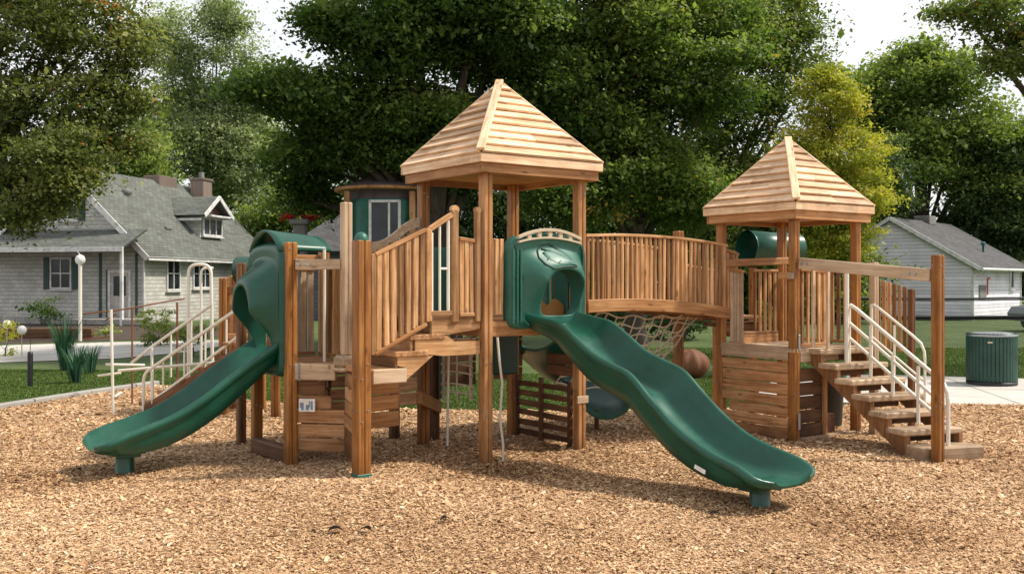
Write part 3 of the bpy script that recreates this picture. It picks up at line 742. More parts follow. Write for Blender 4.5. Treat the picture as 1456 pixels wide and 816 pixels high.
# handrail plank with wavy top behind stairs
def wavy():
    mb = MB(); n = 22; top=[];bot=[]
    for i in range(n+1):
        t = i/n; p = U(lerp(-.92,-.08,t),1.14); z = lerp(2.02,2.42,t)+.035*math.sin(t*9.0)*(1-.2*t); top.append(V((p.x,p.y,z+.05))); bot.append(V((p.x,p.y,z-.05)))
    for i in range(n): mb.prism([bot[i],bot[i+1],top[i+1],top[i]], B*.045, (B,UP,A), .55)
    return mb
wr = railing(U(-.92,1.15), U(-.08,1.15), 1.1,1.5, 1.98,2.37, 11, .065, rails=False, mat=W_SLAT, label='slatted screen with a wavy top plank behind the short stairs')
wavy().build('top_rail', W_PALE, wr)
# rear fence of the low platform
railing(U(-1.5,1.9), U(-.95,1.9), 1.04,1.04,1.92,1.92, 6, .075, mat=W_PALE, label='pale slatted fence at the back of the low platform')
railing(U(-.93,1.8), U(-.93,1.2), 1.04,1.04,1.98,2.0, 8, .05, mat=W_SLAT)
mb = MB(); mb.beam(U(-1.57,1.93,2.03),U(-.9,1.93,2.03),.05,.11); mb.build('crossbar', W_TOWER, PS)
mb = MB(); mb.beam(PA+V((.06,-.03,1.965)), PK+V((-.05,0,1.965)), .045,.10,.006,.75); cb = mb.build('crossbar', W_PALE, PS)
mb = MB()
for t in (.12,.3): 
    q = PA.lerp(PK,t+.05)+V((0,-.05,1.965)); mb.tube([q,q+V((0,-.02,0))],.015,8)
mb.build_each('bolt', STEEL, cb)
mb = MB(); q = U(-1.23,1.05); mb.tube([q+UP*1.0,q+UP*2.12],.016,8); mb.build_each('cream_pole', PIPE, PS)
# steps down from tower one to the low platform
ss = MB()
stp = thing; 
for k,(u0,u1,z) in enumerate(((-1.02,-.66,1.15),(-.86,-.48,1.30))):
    ss.box(U((u0+u1)/2,.58,z-.025), (u1-u0,1.2,.05), AX, .006); ss.box(U(u0+.02,.58,z-.10), (.03,1.16,.10), AX, .004)
so2 = ss.build('steps', W_BOARD, PS, 'short timber steps up to the tall tower')
mb = MB()
mb.prism([U(-.90,-.005,.88),U(-.90,-.005,1.0),U(-.99,-.005,1.02),U(-.99,-.005,1.13),U(-.72,-.005,1.13),U(-.72,-.005,1.10),U(-.6,-.005,1.10)], B*.04, (B,UP,A))
mb.prism([U(-.80,-.006,1.13),U(-.80,-.006,1.28),U(-.45,-.006,1.28),U(-.36,-.006,1.22),U(-.07,-.006,1.22),U(-.07,-.006,1.09),U(-.50,-.006,1.09)], B*.04, (B,UP,A), .7)
mb.prism([U(-.62,-.007,1.29),U(-.62,-.007,1.43),U(-.07,-.007,1.43),U(-.07,-.007,1.335),U(-.3,-.007,1.31),U(-.45,-.007,1.29)], B*.04, (B,UP,A), .35)
mb.build_each('stringer', W_SLAT, so2)

# board panels under the decks -----------------------------------------
def boards(p0, p1, z0, z1, n, mat=W_BOARD, label=None, gap=.008, skip=(), th=.035, name='board_panel', cut=None):
    p0,p1 = V(p0),V(p1); d = (p1-p0); ln = d.length; d.normalize(); sdv = d.cross(UP); mb = MB(); h = (z1-z0)/n
    for i in range(n):
        if i in skip: continue
        x0,x1 = 0,ln
        if cut and i in cut: x0,x1 = cut[i][0]*ln,cut[i][1]*ln
        c = p0+d*((x0+x1)/2)+sdv*random.uniform(-.006,.006)+UP*(z0+h*(i+.5)-p0.z)
        mb.box(c, (x1-x0, th, h-gap-random.uniform(0,.006)), (d,sdv,UP), .006, None, .004)
    return mb.build(name, mat, PS, label)
bpA = boards(PA+V((.06,.03,0)), PK+V((-.02,.06,0)), .14,.83, 5, label='board panel with a small picture sign under the low platform', cut={4:(0,.6),3:(0,.72)})
sg = MB(); c = PA.lerp(PK,.36)+V((-.03,-.012,.60)); dA = (PK-PA).normalized(); sA = dA.cross(UP)
if sA.y > 0: sA = -sA
sg.box(c, (.165,.012,.125), (dA,sA,UP), .002); sgo = sg.build('picture_sign', P_SIGN, bpA)
mb = MB(); 
for dx,ww,hh,dz in ((-.045,.025,.07,-.01),(.005,.03,.05,-.02),(.05,.02,.08,0)): mb.box(c+dA*dx+UP*dz+sA*.007, (ww,.004,hh), (dA,sA,UP), .001)
mb.build_each('sign_patch', P_BLUE, sgo)
mb = MB()
for dx,ww,hh,dz in ((-.065,.012,.05,.0),(.027,.012,.06,.01)): mb.box(c+dA*dx+UP*dz+sA*.007, (ww,.004,hh), (dA,sA,UP), .001)
mb.build_each('sign_patch', P_ORANGE, sgo)
boards(PK+V((-.0,.02,0)), U(-1.36,.1), .12,.93, 6)
boards(U(-1.18,.46), U(-.70,.50), .38,.86, 3, W_TOWER)
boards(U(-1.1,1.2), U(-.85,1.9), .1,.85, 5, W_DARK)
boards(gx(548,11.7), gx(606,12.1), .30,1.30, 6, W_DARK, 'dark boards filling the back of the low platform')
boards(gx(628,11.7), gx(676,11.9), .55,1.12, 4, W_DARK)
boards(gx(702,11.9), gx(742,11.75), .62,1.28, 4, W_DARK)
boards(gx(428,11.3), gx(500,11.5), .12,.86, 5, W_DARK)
mb = MB(); mb.beam(PA+V((-.02,.05,.10)), PQ+V((0,-.05,.10)), .12,.16,.02); mb.build('ground_beam', W_DARK, PS)
# tower one: shaded lattice between back and right front posts
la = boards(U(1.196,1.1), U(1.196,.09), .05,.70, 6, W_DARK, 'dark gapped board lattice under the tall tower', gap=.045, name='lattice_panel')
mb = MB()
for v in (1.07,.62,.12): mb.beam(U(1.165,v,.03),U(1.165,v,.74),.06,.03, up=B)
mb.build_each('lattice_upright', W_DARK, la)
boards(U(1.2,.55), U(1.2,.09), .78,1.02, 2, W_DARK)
mb = MB(); mb.box(U(1.196,.02,.56)+B*-.075, (.15,.02,.075), AX, .004); mb.build('post_label', W_PALE, PS)
# tower two panels
boards(U2(-.03,SD2-.055), U2(-.03,.055), .03,.90, 7, W_BOARD, 'board panel under the small tower', skip=(), cut={2:(.12,1)})
boards(U2(.1,.02), U2(.5,.02), .05,.82, 5, W_DARK)
post(U2(.52,-.0), .95, .06, A2, W_TOWER, None, False, split=False)
mb = MB(); mb.beam(U2(.05,-.06,.03), U2(1.0,-.06,.03), .04,.07); mb.build('ground_board', W_PALE, PS)
boards(U2(.58,.12), U2(.85,.12), .02,.27, 1, W_DARK, name='step_box')
mb = MB()
for c in (U2(0,-.072,1.12),U2(0,-.072,.25),U2(-.072,0,1.86),U2(-.072,SD2,1.86)): mb.box(c, (.03,.012,.18) if c.z < 1.5 else (.012,.10,.07), AX2, .003)
mb.build_each('bracket', STEEL, PS)
mb = MB(); mb.beam(U2(-.06,.0,1.86),U2(-.06,.16,1.86),.05,.08); mb.beam(U2(-.06,SD2-.08,1.86),U2(-.06,SD2+.08,1.86),.05,.08); mb.build_each('beam_stub', W_TOWER, PS)

# front railing of tower two with the long handrail beam out to the stair post
PB = V((4.19,9.69,0))
post(PB, 2.06, .098, A2, W_POST, 'tall square post at the foot of the right hand stairs')
mb = MB(); q0 = U2(.02,-.06,2.0); q1 = PB+V((-.05,.045,1.86)); mb.beam(q0,q1,.05,.125,.006,.7); hb = mb.build('handrail_beam', W_PALE, PS)
mb = MB()
for t in (.03,.07,.86,.90):
    q = q0.lerp(q1,t); n_ = (q1-q0).normalized().cross(UP); n_ = n_ if n_.y < 0 else -n_; mb.tube([q+n_*.02,q+n_*.04],.016,8)
mb.build_each('bolt', STEEL, hb)
railing(U2(.09,-.0), U2(.56,-.0), D2+.05,D2+.05,1.92,1.90, 5, .045, mat=W_SLAT, rail_mat=W_TOWER)
mb = MB()
for u,vv,z0,z1 in ((.2,-.10,1.06,1.96),(.33,-.2,1.0,1.94)): mb.box(U2(u,vv,(z0+z1)/2), (.045,.03,z1-z0), AX2, .005, .9)
mb.build_each('baluster', W_PALE, PS)
railing(U2(1.09,.1), U2(1.09,1.0), D2+.05,D2+.05,1.9,1.95, 10, .045, mat=W_SLAT)
railing(U2(.55,1.09), U2(1.0,1.09), 1.08,1.08,1.92,1.92, 5, .045, mat=W_SLAT)
mb = MB(); mb.beam(U2(.06,1.12,2.02),U2(1.2,1.06,2.06),.05,.09); mb.build('crossbar', W_TOWER, PS)
post(V((4.17,11.35,0)), 2.02, .085, A2, W_PALE, None, False)
# wing railing to the right of the small tower
w0, w1 = V((4.36,11.95,0)), V((4.66,11.6,0))
railing(w0, w1, 1.0,.95,1.85,1.73, 7, .045, mat=W_SLAT, rails=False, label='short dark slat railing right of the stairs')
post(w1+V((.03,-.04,0)), 1.71, .07, A2, W_DARK, None, False)
# right stairs
S0, S1 = V((4.02,9.86,0)), V((4.73,10.09,0)); Q0, Q1 = V((3.34,11.0,0)), V((4.06,11.40,0))
nst = 7; tr = MB(); stairs = None
dirs = (S0-Q0).normalized()
sL = MB()
def edge(t, side): return (Q0.lerp(S0,t) if side == 0 else Q1.lerp(S1,t))
stairs = MB()
for side in (0,1):
    poly = []
    off = (Q1-Q0).normalized()*(.025 if side == 0 else -.08)
    top=[];bot=[]
    for i in range(nst):
        t0,t1 = i/(nst-1)-.075, (i+1)/(nst-1)-.075; z = 1.045-.15*i-.055
        top += [edge(t0,side)+off+UP*z, edge(min(t1,1.03),side)+off+UP*z]
    bot = [edge(1.03,side)+off+UP*.0, edge(.92,side)+off+UP*.0, edge(.43,side)+off+UP*.455, edge(-.06,side)+off+UP*.91]
    stairs.prism(top+bot, (Q1-Q0).normalized()*.055, (UP.cross(dirs),dirs,UP))
so3 = stairs.build('stairs', W_BOARD, PS, 'open timber stairs going down to the right from the small tower')
for i in range(nst):
    t = i/(nst-1); a0,a1 = edge(t,0),edge(t,1); d = (a1-a0); ln = d.length; d.normalize(); n_ = d.cross(UP)
    tb = MB(); th = .062 if i < nst-1 else .14
    tb.box((a0+a1)/2+UP*(1.045-.15*i-th/2-.0), (ln, .27 if i < nst-1 else .3, th), (d,-n_,UP), .012, None, .004); tb.build('tread', W_PALE, so3)
    if i < nst-1:
        rb = MB(); rb.box((a0+a1)/2+n_*-.09+UP*(1.045-.15*i-.055-.05), (ln-.3,.03,.09), (d,-n_,UP), .005); rb.build('riser', W_DARK, so3)
# cream pipe handrails on the stairs
def pipe_rail(f, r=.022, t1=1.035):
    mb = MB()
    p = lambda t,z: Q0.lerp(Q1,f).lerp(S0.lerp(S1,f),t)+UP*(z-t*.90)
    top = [p(.12,1.61), p(.14,1.66), p(.2,1.67)]+[p(t,1.67) for t in (.35,.5,.7,.9) if t < t1-.06]+[p(t1-.035,1.66),p(t1-.005,1.60),p(t1,1.5)]
    mb.tube(top,r,8)
    for z in (1.45,1.28): mb.tube([p(.12,z),p(t1-.015,z)],r*.85,8)
    mb.tube([p(.12,1.0),p(.12,1.65)],r*1.1,8); mb.tube([p(t1,1.55),p(t1,1.0)],r,8)
    for tt_ in (.34,.55,.78):
        if tt_ < t1-.1: mb.tube([p(tt_,1.62 if tt_ != .55 else 1.50),p(tt_,1.02)],r*.9,8)
    return mb.build('handrail', PIPE, so3)
pipe_rail(.5); pipe_rail(.94,.015,.62)
mb = MB(); q = Q0.lerp(Q1,.44).lerp(S0.lerp(S1,.44),.13); mb.tube([q+UP*.86,q+UP*1.93],.026,10); mb.build_each('cream_pole', PIPE, so3)

# slide panels and slides ------------------------------------------------
def slide_panel(O, a, out, w, z0, z1, open_w, open_z0, open_h, mat, bulge=.2, depth=.12, top_bow=.06, label=None, ox=0):
    """moulded plastic wall with an arched opening; O = centre of the wall at ground level"""
    n = 72; M = 16
    def rect(i):
        t = i/n*2*PI-PI/2; c,s = math.cos(t),math.sin(t); hw,hh = w/2,(z1-z0)/2; k = (abs(c/hw)**9+abs(s/hh)**9)**(-1/9)
        x = c*k; z = (z0+z1)/2+s*k
        if s > 0: z += top_bow*(1-(x/hw)**2)*(s)
        return x,z
    def arch(i):
        t = i/n*2*PI-PI/2; c,s = math.cos(t),math.sin(t); hw = open_w/2; zc = open_z0+open_h*.5
        if s < 0: k = (abs(c/hw)**5+abs(s/(open_h*.5))**5)**(-1/5)
        else: k = (abs(c/hw)**2.3+abs(s/(open_h*.5))**2.3)**(-1/2.3)
        return ox+c*k, zc+s*k
    def off(s, i):
        t = i/n*2*PI-PI/2; up = max(0, min(1, (math.sin(t)+.75)/1.2))
        q = max(0, min(1, (s-.06)/.62)); e = 1-(q*q*(3-2*q))
        ridge = .018*math.exp(-((s-.86)/.05)**2)+(.012 if .70 < s < .80 else 0)
        edge_ = -.05*max(0,(s-.93)/.07)**2
        return bulge*up*e+ridge+edge_+.01
    def P(s, i, lift=0):
        ax,az = arch(i%n); rx,rz = rect(i%n); x,z = lerp(ax,rx,s),lerp(az,rz,s)
        return O+a*x+out*(off(s,i%n)+lift)+UP*z
    mb = MB(); secs = []
    def inset(i, o): ax,az = arch(i); return O+a*ax+out*o+UP*az
    def rim(i, o): rx,rz = rect(i); return O+a*rx+out*o+UP*rz
    secs.append([inset(i,-depth) for i in range(n)]); secs.append([inset(i,off(0,i)*.5-depth*.5) for i in range(n)]); secs.append([inset(i,off(0,i)-.012) for i in range(n)])
    for j in range(M+1): secs.append([P(j/M,i) for i in range(n)])
    secs.append([rim(i,-depth*.5) for i in range(n)]); secs.append([rim(i,-depth) for i in range(n)]); secs.append([inset(i,-depth) for i in range(n)])
    sg_ = secs
    # orient outward
    mb.loft([s[::-1] for s in secs] if a.cross(UP).dot(out) < 0 else secs)
    o = mb.build('slide_panel', mat, PS, label)
    return o, P, n
OUT = -B
po, PP, pn = slide_panel(U(.70,-.10), A, OUT, .98, 1.32, 2.24, .50, 1.45, .47, P_GREEN2, .15, .10, .05, 'green moulded slide wall with a raised leaf emblem and arched doorway', .12)
# leaf emblem above the opening
def on(th, s): return PP(s, (th+90)/360*pn % pn, .006) if False else PP(s, int(round((th+90)/360*pn)) % pn, .005)
def onf(th, s):
    x = ((th+90)/360*pn) % pn; i = int(x); f = x-i; return PP(s,i,.005).lerp(PP(s,(i+1)%pn,.005),f)
lf = MB()
def stroke(pts, r=.0065): lf.tube([onf(*p) for p in pts], r, 6)
stroke([(124,.10),(130,.26),(128,.42),(120,.58),(108,.68),(96,.70),(86,.62),(76,.48),(66,.32),(58,.16)],.008)
stroke([(124,.10),(112,.06),(98,.07),(84,.08),(70,.10),(58,.16)],.007)
stroke([(58,.16),(72,.28),(86,.38),(100,.50),(112,.60)],.010)
stroke([(86,.38),(85,.50),(90,.62)],.006); stroke([(98,.48),(108,.40),(120,.32)],.006); stroke([(80,.33),(92,.26),(104,.20)],.006); stroke([(72,.28),(72,.38),(76,.46)],.006)
stroke([(168,.55),(158,.66),(148,.78),(140,.90)],.007); stroke([(168,.55),(172,.70),(170,.86)],.006); stroke([(28,.62),(36,.72),(44,.84)],.007); stroke([(20,.80),(28,.62)],.006)
lf.build('leaf_emblem', P_VEIN, po)
lf2 = MB(); secs = []
for k in range(9):
    t = k/8; c_th, c_s = lerp(116,62,t), lerp(.50,.18,t)+.03*math.sin(t*PI); wd = math.sin(min(1,t*1.02)*PI)**.7
    secs.append([onf(c_th+q*15*wd, c_s-q*.19*wd)+OUT*.010*(1-q*q) for q in (-1,-.5,0,.5,1)])
lf2.loft(secs, False); lf2.build('leaf_relief', P_GREEN2, po)
mb = MB()
for x_ in (-.455,-.405,-.36): mb.tube([U(.70+x_,-.10,1.38)+OUT*.026,U(.70+x_,-.10,2.12)+OUT*.026],.013,8)
mb.build_each('moulded_rib', P_GREEN2, po)
mb = MB()
for sx_ in (-1,1):
    for zz in (2.15,1.42): 
        q = U(.70+sx_*.42,-.10,zz)+OUT*.02; mb.tube([q,q+OUT*.018],.02,10)
mb.build_each('bolt', P_DGREEN, po)
# tan handle along the top with openings
T_ = [i/16*2-1 for i in range(17)]
mb = MB(); mb.curve_beam([U(.70+.40*t,-.13,2.235+.085*(1-t*t)) for t in T_],.05,.032,B,UP,.5); mb.curve_beam([U(.70+.40*t,-.13,2.19+.05*(1-t*t)) for t in T_],.05,.02,B,UP,.5)
for t in (-.66,-.34,0,.34,.66): mb.beam(U(.70+.40*t,-.13,2.20+.05*(1-t*t)),U(.70+.40*t,-.13,2.24+.085*(1-t*t)),.03,.05,.004,.5,up=A)
mb.build('handle_bar', P_TAN, po)
# ochre wavy board and green screens seen through the doorway
mb = MB(); n=14
for i in range(n):
    f = lambda t: D1+.13+.035*math.sin(t*11)
    t0,t1 = i/n,(i+1)/n; mb.prism([U(lerp(.74,1.12,t0),.16,D1),U(lerp(.74,1.12,t1),.16,D1),U(lerp(.74,1.12,t1),.16,f(t1)),U(lerp(.74,1.12,t0),.16,f(t0))], B*.04)
mb.build('wavy_board', P_ORANGE, PS)
mb = MB(); mb.box(U(.28,1.16,D1+.36), (.33,.05,.72), AX, .02); mb.box(U(.80,.72,D1+.36), (.26,.05,.72), AX, .02)
for v0,v1 in ((.12,.40),(.45,.76)): mb.box(U(1.15,(v0+v1)/2,D1+.36), (.05,v1-v0,.72), AX, .02)
mb.build_each('back_screen', P_GREEN2, PS)

def profile(W=.285, Wi=.235, D=.2):
    P = []
    m = 15
    for i in range(m):
        x = -Wi+2*Wi*i/(m-1); P.append((x, -D*(1-abs(x/Wi)**3.6)))
    P += [(Wi+.012,.012),(Wi+.030,.014),(W-.006,.004),(W,-.02),(W-.004,-.055),(W-.022,-.065),(W-.035,-.085)]
    P += [(W-.045,-D*.65),(W-.085,-D-.02),(.12,-D-.03),(0,-D-.032),(-.12,-D-.03),(-W+.085,-D-.02),(-W+.045,-D*.65)]
    P += [(-W+.035,-.085),(-W+.022,-.065),(-W+.004,-.055),(-W,-.02),(-W+.006,.004),(-Wi-.030,.014),(-Wi-.012,.012)]
    return P
def interp(tab, t):
    xs=[a for a,_ in tab]; ys=[b for _,b in tab]
    for i in range(len(xs)-1):
        if t <= xs[i+1] or i == len(xs)-2:
            h = xs[i+1]-xs[i]; s = (t-xs[i])/h
            m0 = (ys[i+1]-ys[max(0,i-1)])/(xs[i+1]-xs[max(0,i-1)]); m1 = (ys[min(len(ys)-1,i+2)]-ys[i])/(xs[min(len(xs)-1,i+2)]-xs[i])
            return (2*s**3-3*s*s+1)*ys[i]+(s**3-2*s*s+s)*h*m0+(-2*s**3+3*s*s)*ys[i+1]+(s**3-s*s)*h*m1
def slide(path, side, rim, depth, T, t0, W, label, foot_t, nose=.20):
    """path(t) -> ground point; side = unit vector across; rim/depth tables"""
    mb = MB(); secs=[]; k = 84; prof = profile(W, W-.055, 1.0)
    for i in range(k+1):
        t = lerp(t0,T,i/k); c = path(t); z = interp(rim,t); D = interp(depth,t)
        sl = (interp(rim,min(T,t+.02))-interp(rim,max(t0,t-.02)))/(min(T,t+.02)-max(t0,t-.02)); fw = (path(t+.01)-path(t-.01)).normalized()
        tilt = V((-fw.x*sl,-fw.y*sl,1)).normalized()
        q = max(0,(t-(T-nose))/nose); fl = max(0,(t-(T-.75))/.75); ws = (1+.10*fl*fl*(3-2*fl))*(1-.42*q**5); hs = 1-.36*q**2.5
        sec=[]
        for x,y in prof:
            # heights: rim lip stays, trough scales by D
            yy = y*(D/1.0) if y < -.1 else y
            if y < -.1 and abs(y) > .99: yy = -D-(abs(y)-1)
            elif y < -.1: yy = -D*abs(y)
            if abs(x) <= W-.055+1e-6 and y <= 0 and y > -.1: yy = y*D
            sec.append(c+side*(x*ws)+tilt*(yy*hs)+UP*(z-(1-hs)*D*.78))
        secs.append(sec)
    wear = [max(0,1-(abs(x)/(W*.62))**2) if i < 15 else 0.0 for i,(x,y) in enumerate(prof)]
    mb.loft(secs, True, True, False, wear*len(secs))
    mb.add(secs[-1], [list(range(len(prof)))], None, 0.0)
    o = mb.build('slide', P_SLIDE, PS, label)
    # pedestal
    ft = MB(); c = path(foot_t); zb = interp(rim,foot_t)-interp(depth,foot_t)-.02
    ft.lathe(V((c.x,c.y,-.04)), [(.088,0),(.088,.05),(.082,.055),(.082,zb+.02)], 20)
    ft.box(V((c.x,c.y,zb+.0)), (.34,.30,.03), (side,side.cross(UP),UP), .01); 
    for s_ in (-.12,.12): ft.box(V((c.x,c.y,zb-.02))+side*s_, (.03,.22,.05), (side,side.cross(UP),UP), .006)
    ft.build('pedestal', P_GREEN, o)
    return o
rimR = [(-.02,1.47),(.25,1.43),(.5,1.392),(.75,1.27),(1.0,1.135),(1.25,1.06),(1.5,.985),(1.75,.80),(2.0,.63),(2.25,.505),(2.5,.43),(2.75,.375),(2.98,.295)]
depR = [(-.02,.13),(.3,.17),(.6,.23),(1.0,.26),(2.0,.25),(2.6,.20),(2.8,.14),(2.98,.07)]
slR = slide(lambda t: U(.74-.01*t,-.16-t), A, rimR, depR, 2.98, -.02, .355, 'long wavy green slide descending from the tall tower', 2.66)
mb = MB(); q = U(.74-.01*2.35-.352,-.16-2.35, .30); d_ = V((-B.x,-B.y,-.28)).normalized(); mb.beam(q-A*.003-d_*.06,q-A*.003+d_*.06,.012,.035,.003,.5); mb.build('side_strip', P_SIGN, slR)
rimL = [(-.02,1.22),(.12,1.13),(.25,1.05),(.5,.885),(.75,.71),(1.0,.575),(1.25,.49),(1.45,.43),(1.68,.35)]
depL = [(-.02,.13),(.25,.18),(.6,.22),(1.15,.23),(1.4,.19),(1.68,.08)]
slL = slide(lambda t: U(-1.68-t,1.45), B, rimL, depL, 1.68, -.02, .35, 'shorter green slide descending to the left', 1.36)
# left hood
OL = (PA+PQ)/2; OUTL = -A; axL = (PA-PQ).normalized()
hpo, HP, hn = slide_panel(V((OL.x,OL.y,0))+OUTL*.08, axL, OUTL, .86, .86, 2.16, .46, 1.02, .74, P_GREEN, .25, .10, .03, 'dark green moulded hood around the left slide entrance')
mb = MB()
secs=[]
for i in range(9):
    t = i/8; sec=[]
    for j in range(15):
        s_ = j/14; x = lerp(-.40,.40,s_); sec.append(V((OL.x,OL.y,0))+axL*x+A*lerp(-.10,.45,t)+UP*(2.11+.21*math.sin(PI*s_)**.8*(1-.25*t)))
    secs.append(sec)
mb.loft(secs, False); 
o = mb.build('hood_roof', P_GREEN, hpo); md = o.modifiers.new('thick','SOLIDIFY'); md.thickness = .025
# cargo net under bridge
nt_ = MB(); rows, cols = 8, 11
def net(i,j):
    s_,t = i/cols, j/rows; base = U(lerp(1.75,3.36,s_), .35+.75*t-.25*math.sin(s_*PI)*t, lerp(1.44-.03*s_,.66,t)); sag = .16*math.sin(PI*s_)*(.4+.6*t)+.10*(1-s_)*t
    return base-UP*sag*.7+V((0,0,.02*math.sin(i*2.1+j*1.7)))
for j in range(rows+1): nt_.tube([net(i/3,j) for i in range(cols*3+1)], .0105, 6)
for i in range(cols+1): nt_.tube([net(i,j/2) for j in range(rows*2+1)], .009, 6)
for j in range(rows):
    for i in range(cols+1): nt_.lathe(net(i,j)-UP*.014, [(.006,0),(.016,.007),(.016,.02),(.006,.028)], 6)
nt_.build('cargo_net', ROPE, PS, 'sagging rope net slung beneath the bridge')
# curved rope ladder behind tower one
rl = MB(); c = V((-.60,10.75,0))
for j in range(7):
    z = 1.22-.11*j-.02*(j%2); rl.tube([c+V((.17*math.cos(a),.12*math.sin(a),z-.05*math.sin(a*.9+.3))) for a in [i/12*PI*1.25-PI*1.12 for i in range(13)]], .011, 6)
for k in range(5):
    a = k/4*PI*1.25-PI*1.12; rl.tube([c+V((.17*math.cos(a),.12*math.sin(a),z)) for z in (1.27,1.0,.75,.50)], .010, 6)
rl.build('rope_ladder', ROPE, PS, 'curved cream rope ladder under the landing')
mb = MB(); mb.tube([U(.10,-.06,1.25),U(.10,-.09,1.05),U(.13,-.10,.8),U(.11,-.09,.45),U(.14,-.10,.2),U(.14,-.10,.0)], .013, 7); mb.build('hanging_rope', ROPE, PS)
mb = MB(); mb.tube([U(.12,.04,1.48),U(.12,.04,2.2)],.012,8); mb.tube([U(.12,.9,.05),U(.14,.9,1.3)],.014,8); mb.build_each('cream_pole', PIPE, PS)
mb = MB(); mb.beam(U(-.35,.7,.62),U(.3,1.35,.40),.05,.13); mb.build('brace', W_TOWER, PS)
mb = MB(); mb.box(V((-.78,10.9,.88)), (.06,.04,.75), None, .01); mb.build('green_strip', P_GREEN, PS)
mb = MB(); mb.box(U(1.02,1.1,1.02), (.34,.05,.55), AX, .02); mb.build('climbing_panel', P_DGREEN, PS)
# trough of curved slide at the back
bs = MB(); pth = [(0.25,11.5,1.30),(.35,12.0,1.08),(.55,12.25,.84),(.80,12.2,.66),(.99,11.95,.56),(1.08,11.7,.52),(1.10,11.45,.51)]
secs=[]; K=30
def cr_pt(s):
    n_=len(pth)-1; x=s*n_; i=min(int(x),n_-1); f=x-i; p=[V(pth[max(0,min(n_,i+k))]) for k in (-1,0,1,2)]
    return .5*((2*p[1])+(-p[0]+p[2])*f+(2*p[0]-5*p[1]+4*p[2]-p[3])*f*f+(-p[0]+3*p[1]-3*p[2]+p[3])*f**3)
for i in range(K+1):
    s_=i/K; c=cr_pt(s_); t=(cr_pt(min(1,s_+.01))-cr_pt(max(0,s_-.01))).normalized(); sd_=t.cross(UP).normalized(); sec=[]
    for j in range(17):
        a=PI+PI*j/16; sec.append(c+sd_*.34*math.cos(a)+UP*(.32*math.sin(a)))
    for j in range(16,-1,-1):
        a=PI+PI*j/16; sec.append(c+sd_*.31*math.cos(a)+UP*(.29*math.sin(a)))
    secs.append(sec)
bs.loft(secs,True,True,False)
for e in (0,-1):
    sec = secs[e]
    bs.add(sec, [[j,j+1,32-j,33-j] for j in range(16)], None, .5)
bso = bs.build('curved_slide', P_GREEN, PS, 'dark green curved slide trough at the back of the tall tower')
mb = MB(); mb.tube([V((1.02,11.85,-.05)),V((1.02,11.85,.26))],.03,10); mb.build('pedestal', W_DARK, bso)

# ------------------------------------------------------------------ second climber at left: cream pipe stairs
CS = thing('climbing_stairs', V((-4.1,13.1,0)), 'wooden climbing platform with cream pipe stair rails behind the left slide', 'climbing frame')
X1, X0 = V((-3.55,12.9,0)), V((-5.05,13.55,0)); DW = V((.25,.62,0))
for i in range(6):
    t = i/5; p = X0.lerp(X1,t); mb = MB(); z = .12+.17*i
    mb.beam(p+UP*z, p+DW+UP*z, .24,.05,.008); mb.build('tread', W_BOARD, CS)
mb = MB()
for off in (V((0,0,0)),DW):
    mb.beam(X0+off+UP*.0, X1+off+UP*.86, .05,.18)
mb.build_each('stringer', W_DARK, CS)
def crail(pts, r=.021): 
    mb = MB(); mb.tube(pts, r, 8); return mb
def smoothpath(pts, k=4, rad=.25):
    out=[V(pts[0])]
    for i in range(1,len(pts)-1):
        a,b,c = V(pts[i-1]),V(pts[i]),V(pts[i+1]); r1=min(rad,(a-b).length*.45); r2=min(rad,(c-b).length*.45)
        p,q = b+(a-b).normalized()*r1, b+(c-b).normalized()*r2
        for j in range(k+1): t=j/k; out.append((1-t)**2*p+2*t*(1-t)*b+t*t*q)
    out.append(V(pts[-1])); return out
mb = MB(); mb.tube(smoothpath([at(204,588,13.55),at(204,531,13.5),at(344,435,12.9),at(348,400,12.85),at(362,398,12.8)],4,.12),.022,8)
mb.tube([at(217,570,13.5),at(347,472,12.85)],.02,8); mb.tube([at(217,590,13.5),at(217,531-3,13.45)],.019,8)
mb.tube([at(344,400,12.87),at(344,500,12.87)],.018,8); mb.build_each('handrail', PIPE, CS)
mb = MB(); mb.tube(smoothpath([at(187,516,14.2),at(217,492,14.1),at(300,434,13.9)],4,.1),.021,8); mb.tube([at(216,581,14.05),at(216,494,14.05)],.02,8)
mb.tube([at(168,527,13.8),at(308,515,13.8)],.02,8); mb.build_each('handrail', PIPE, CS)
mb = MB(); mb.tube(smoothpath([gx(268,14.3),at(268,376,14.3),at(300,376,14.3),gx(303,14.3)],6,.14),.024,9); mb.tube(smoothpath([gx(286,14.9),at(286,381,14.9),at(303,381,14.9)],6,.1),.02,8); mb.build_each('pipe_arch', PIPE, CS)
mb = MB()
for px_,dd_,y0_ in ((232,13.45,512),(262,13.3,490),(292,13.15,470),(322,13.0,452)): mb.tube([at(px_,y0_+2,dd_),at(px_,y0_+58,dd_)],.013,7)
for px_,dd_,y0_ in ((243,14.1,474),(272,14.0,454)): mb.tube([at(px_,y0_+2,dd_),at(px_,y0_+62,dd_)],.014,7)
mb.build_each('baluster', PIPE, CS)
mb = MB(); mb.tube([gx(161,13.3),at(158,440,13.3)],.02,8); mb.tube([at(150,518,13.3),at(206,519,13.5)],.018,8); mb.tube([at(139,534,13.3),at(172,530,13.35)],.016,8)
mb.tube([at(163,564,13.3),at(172,558,13.4)],.018,8); mb.build_each('pipe_post', PIPE, CS)
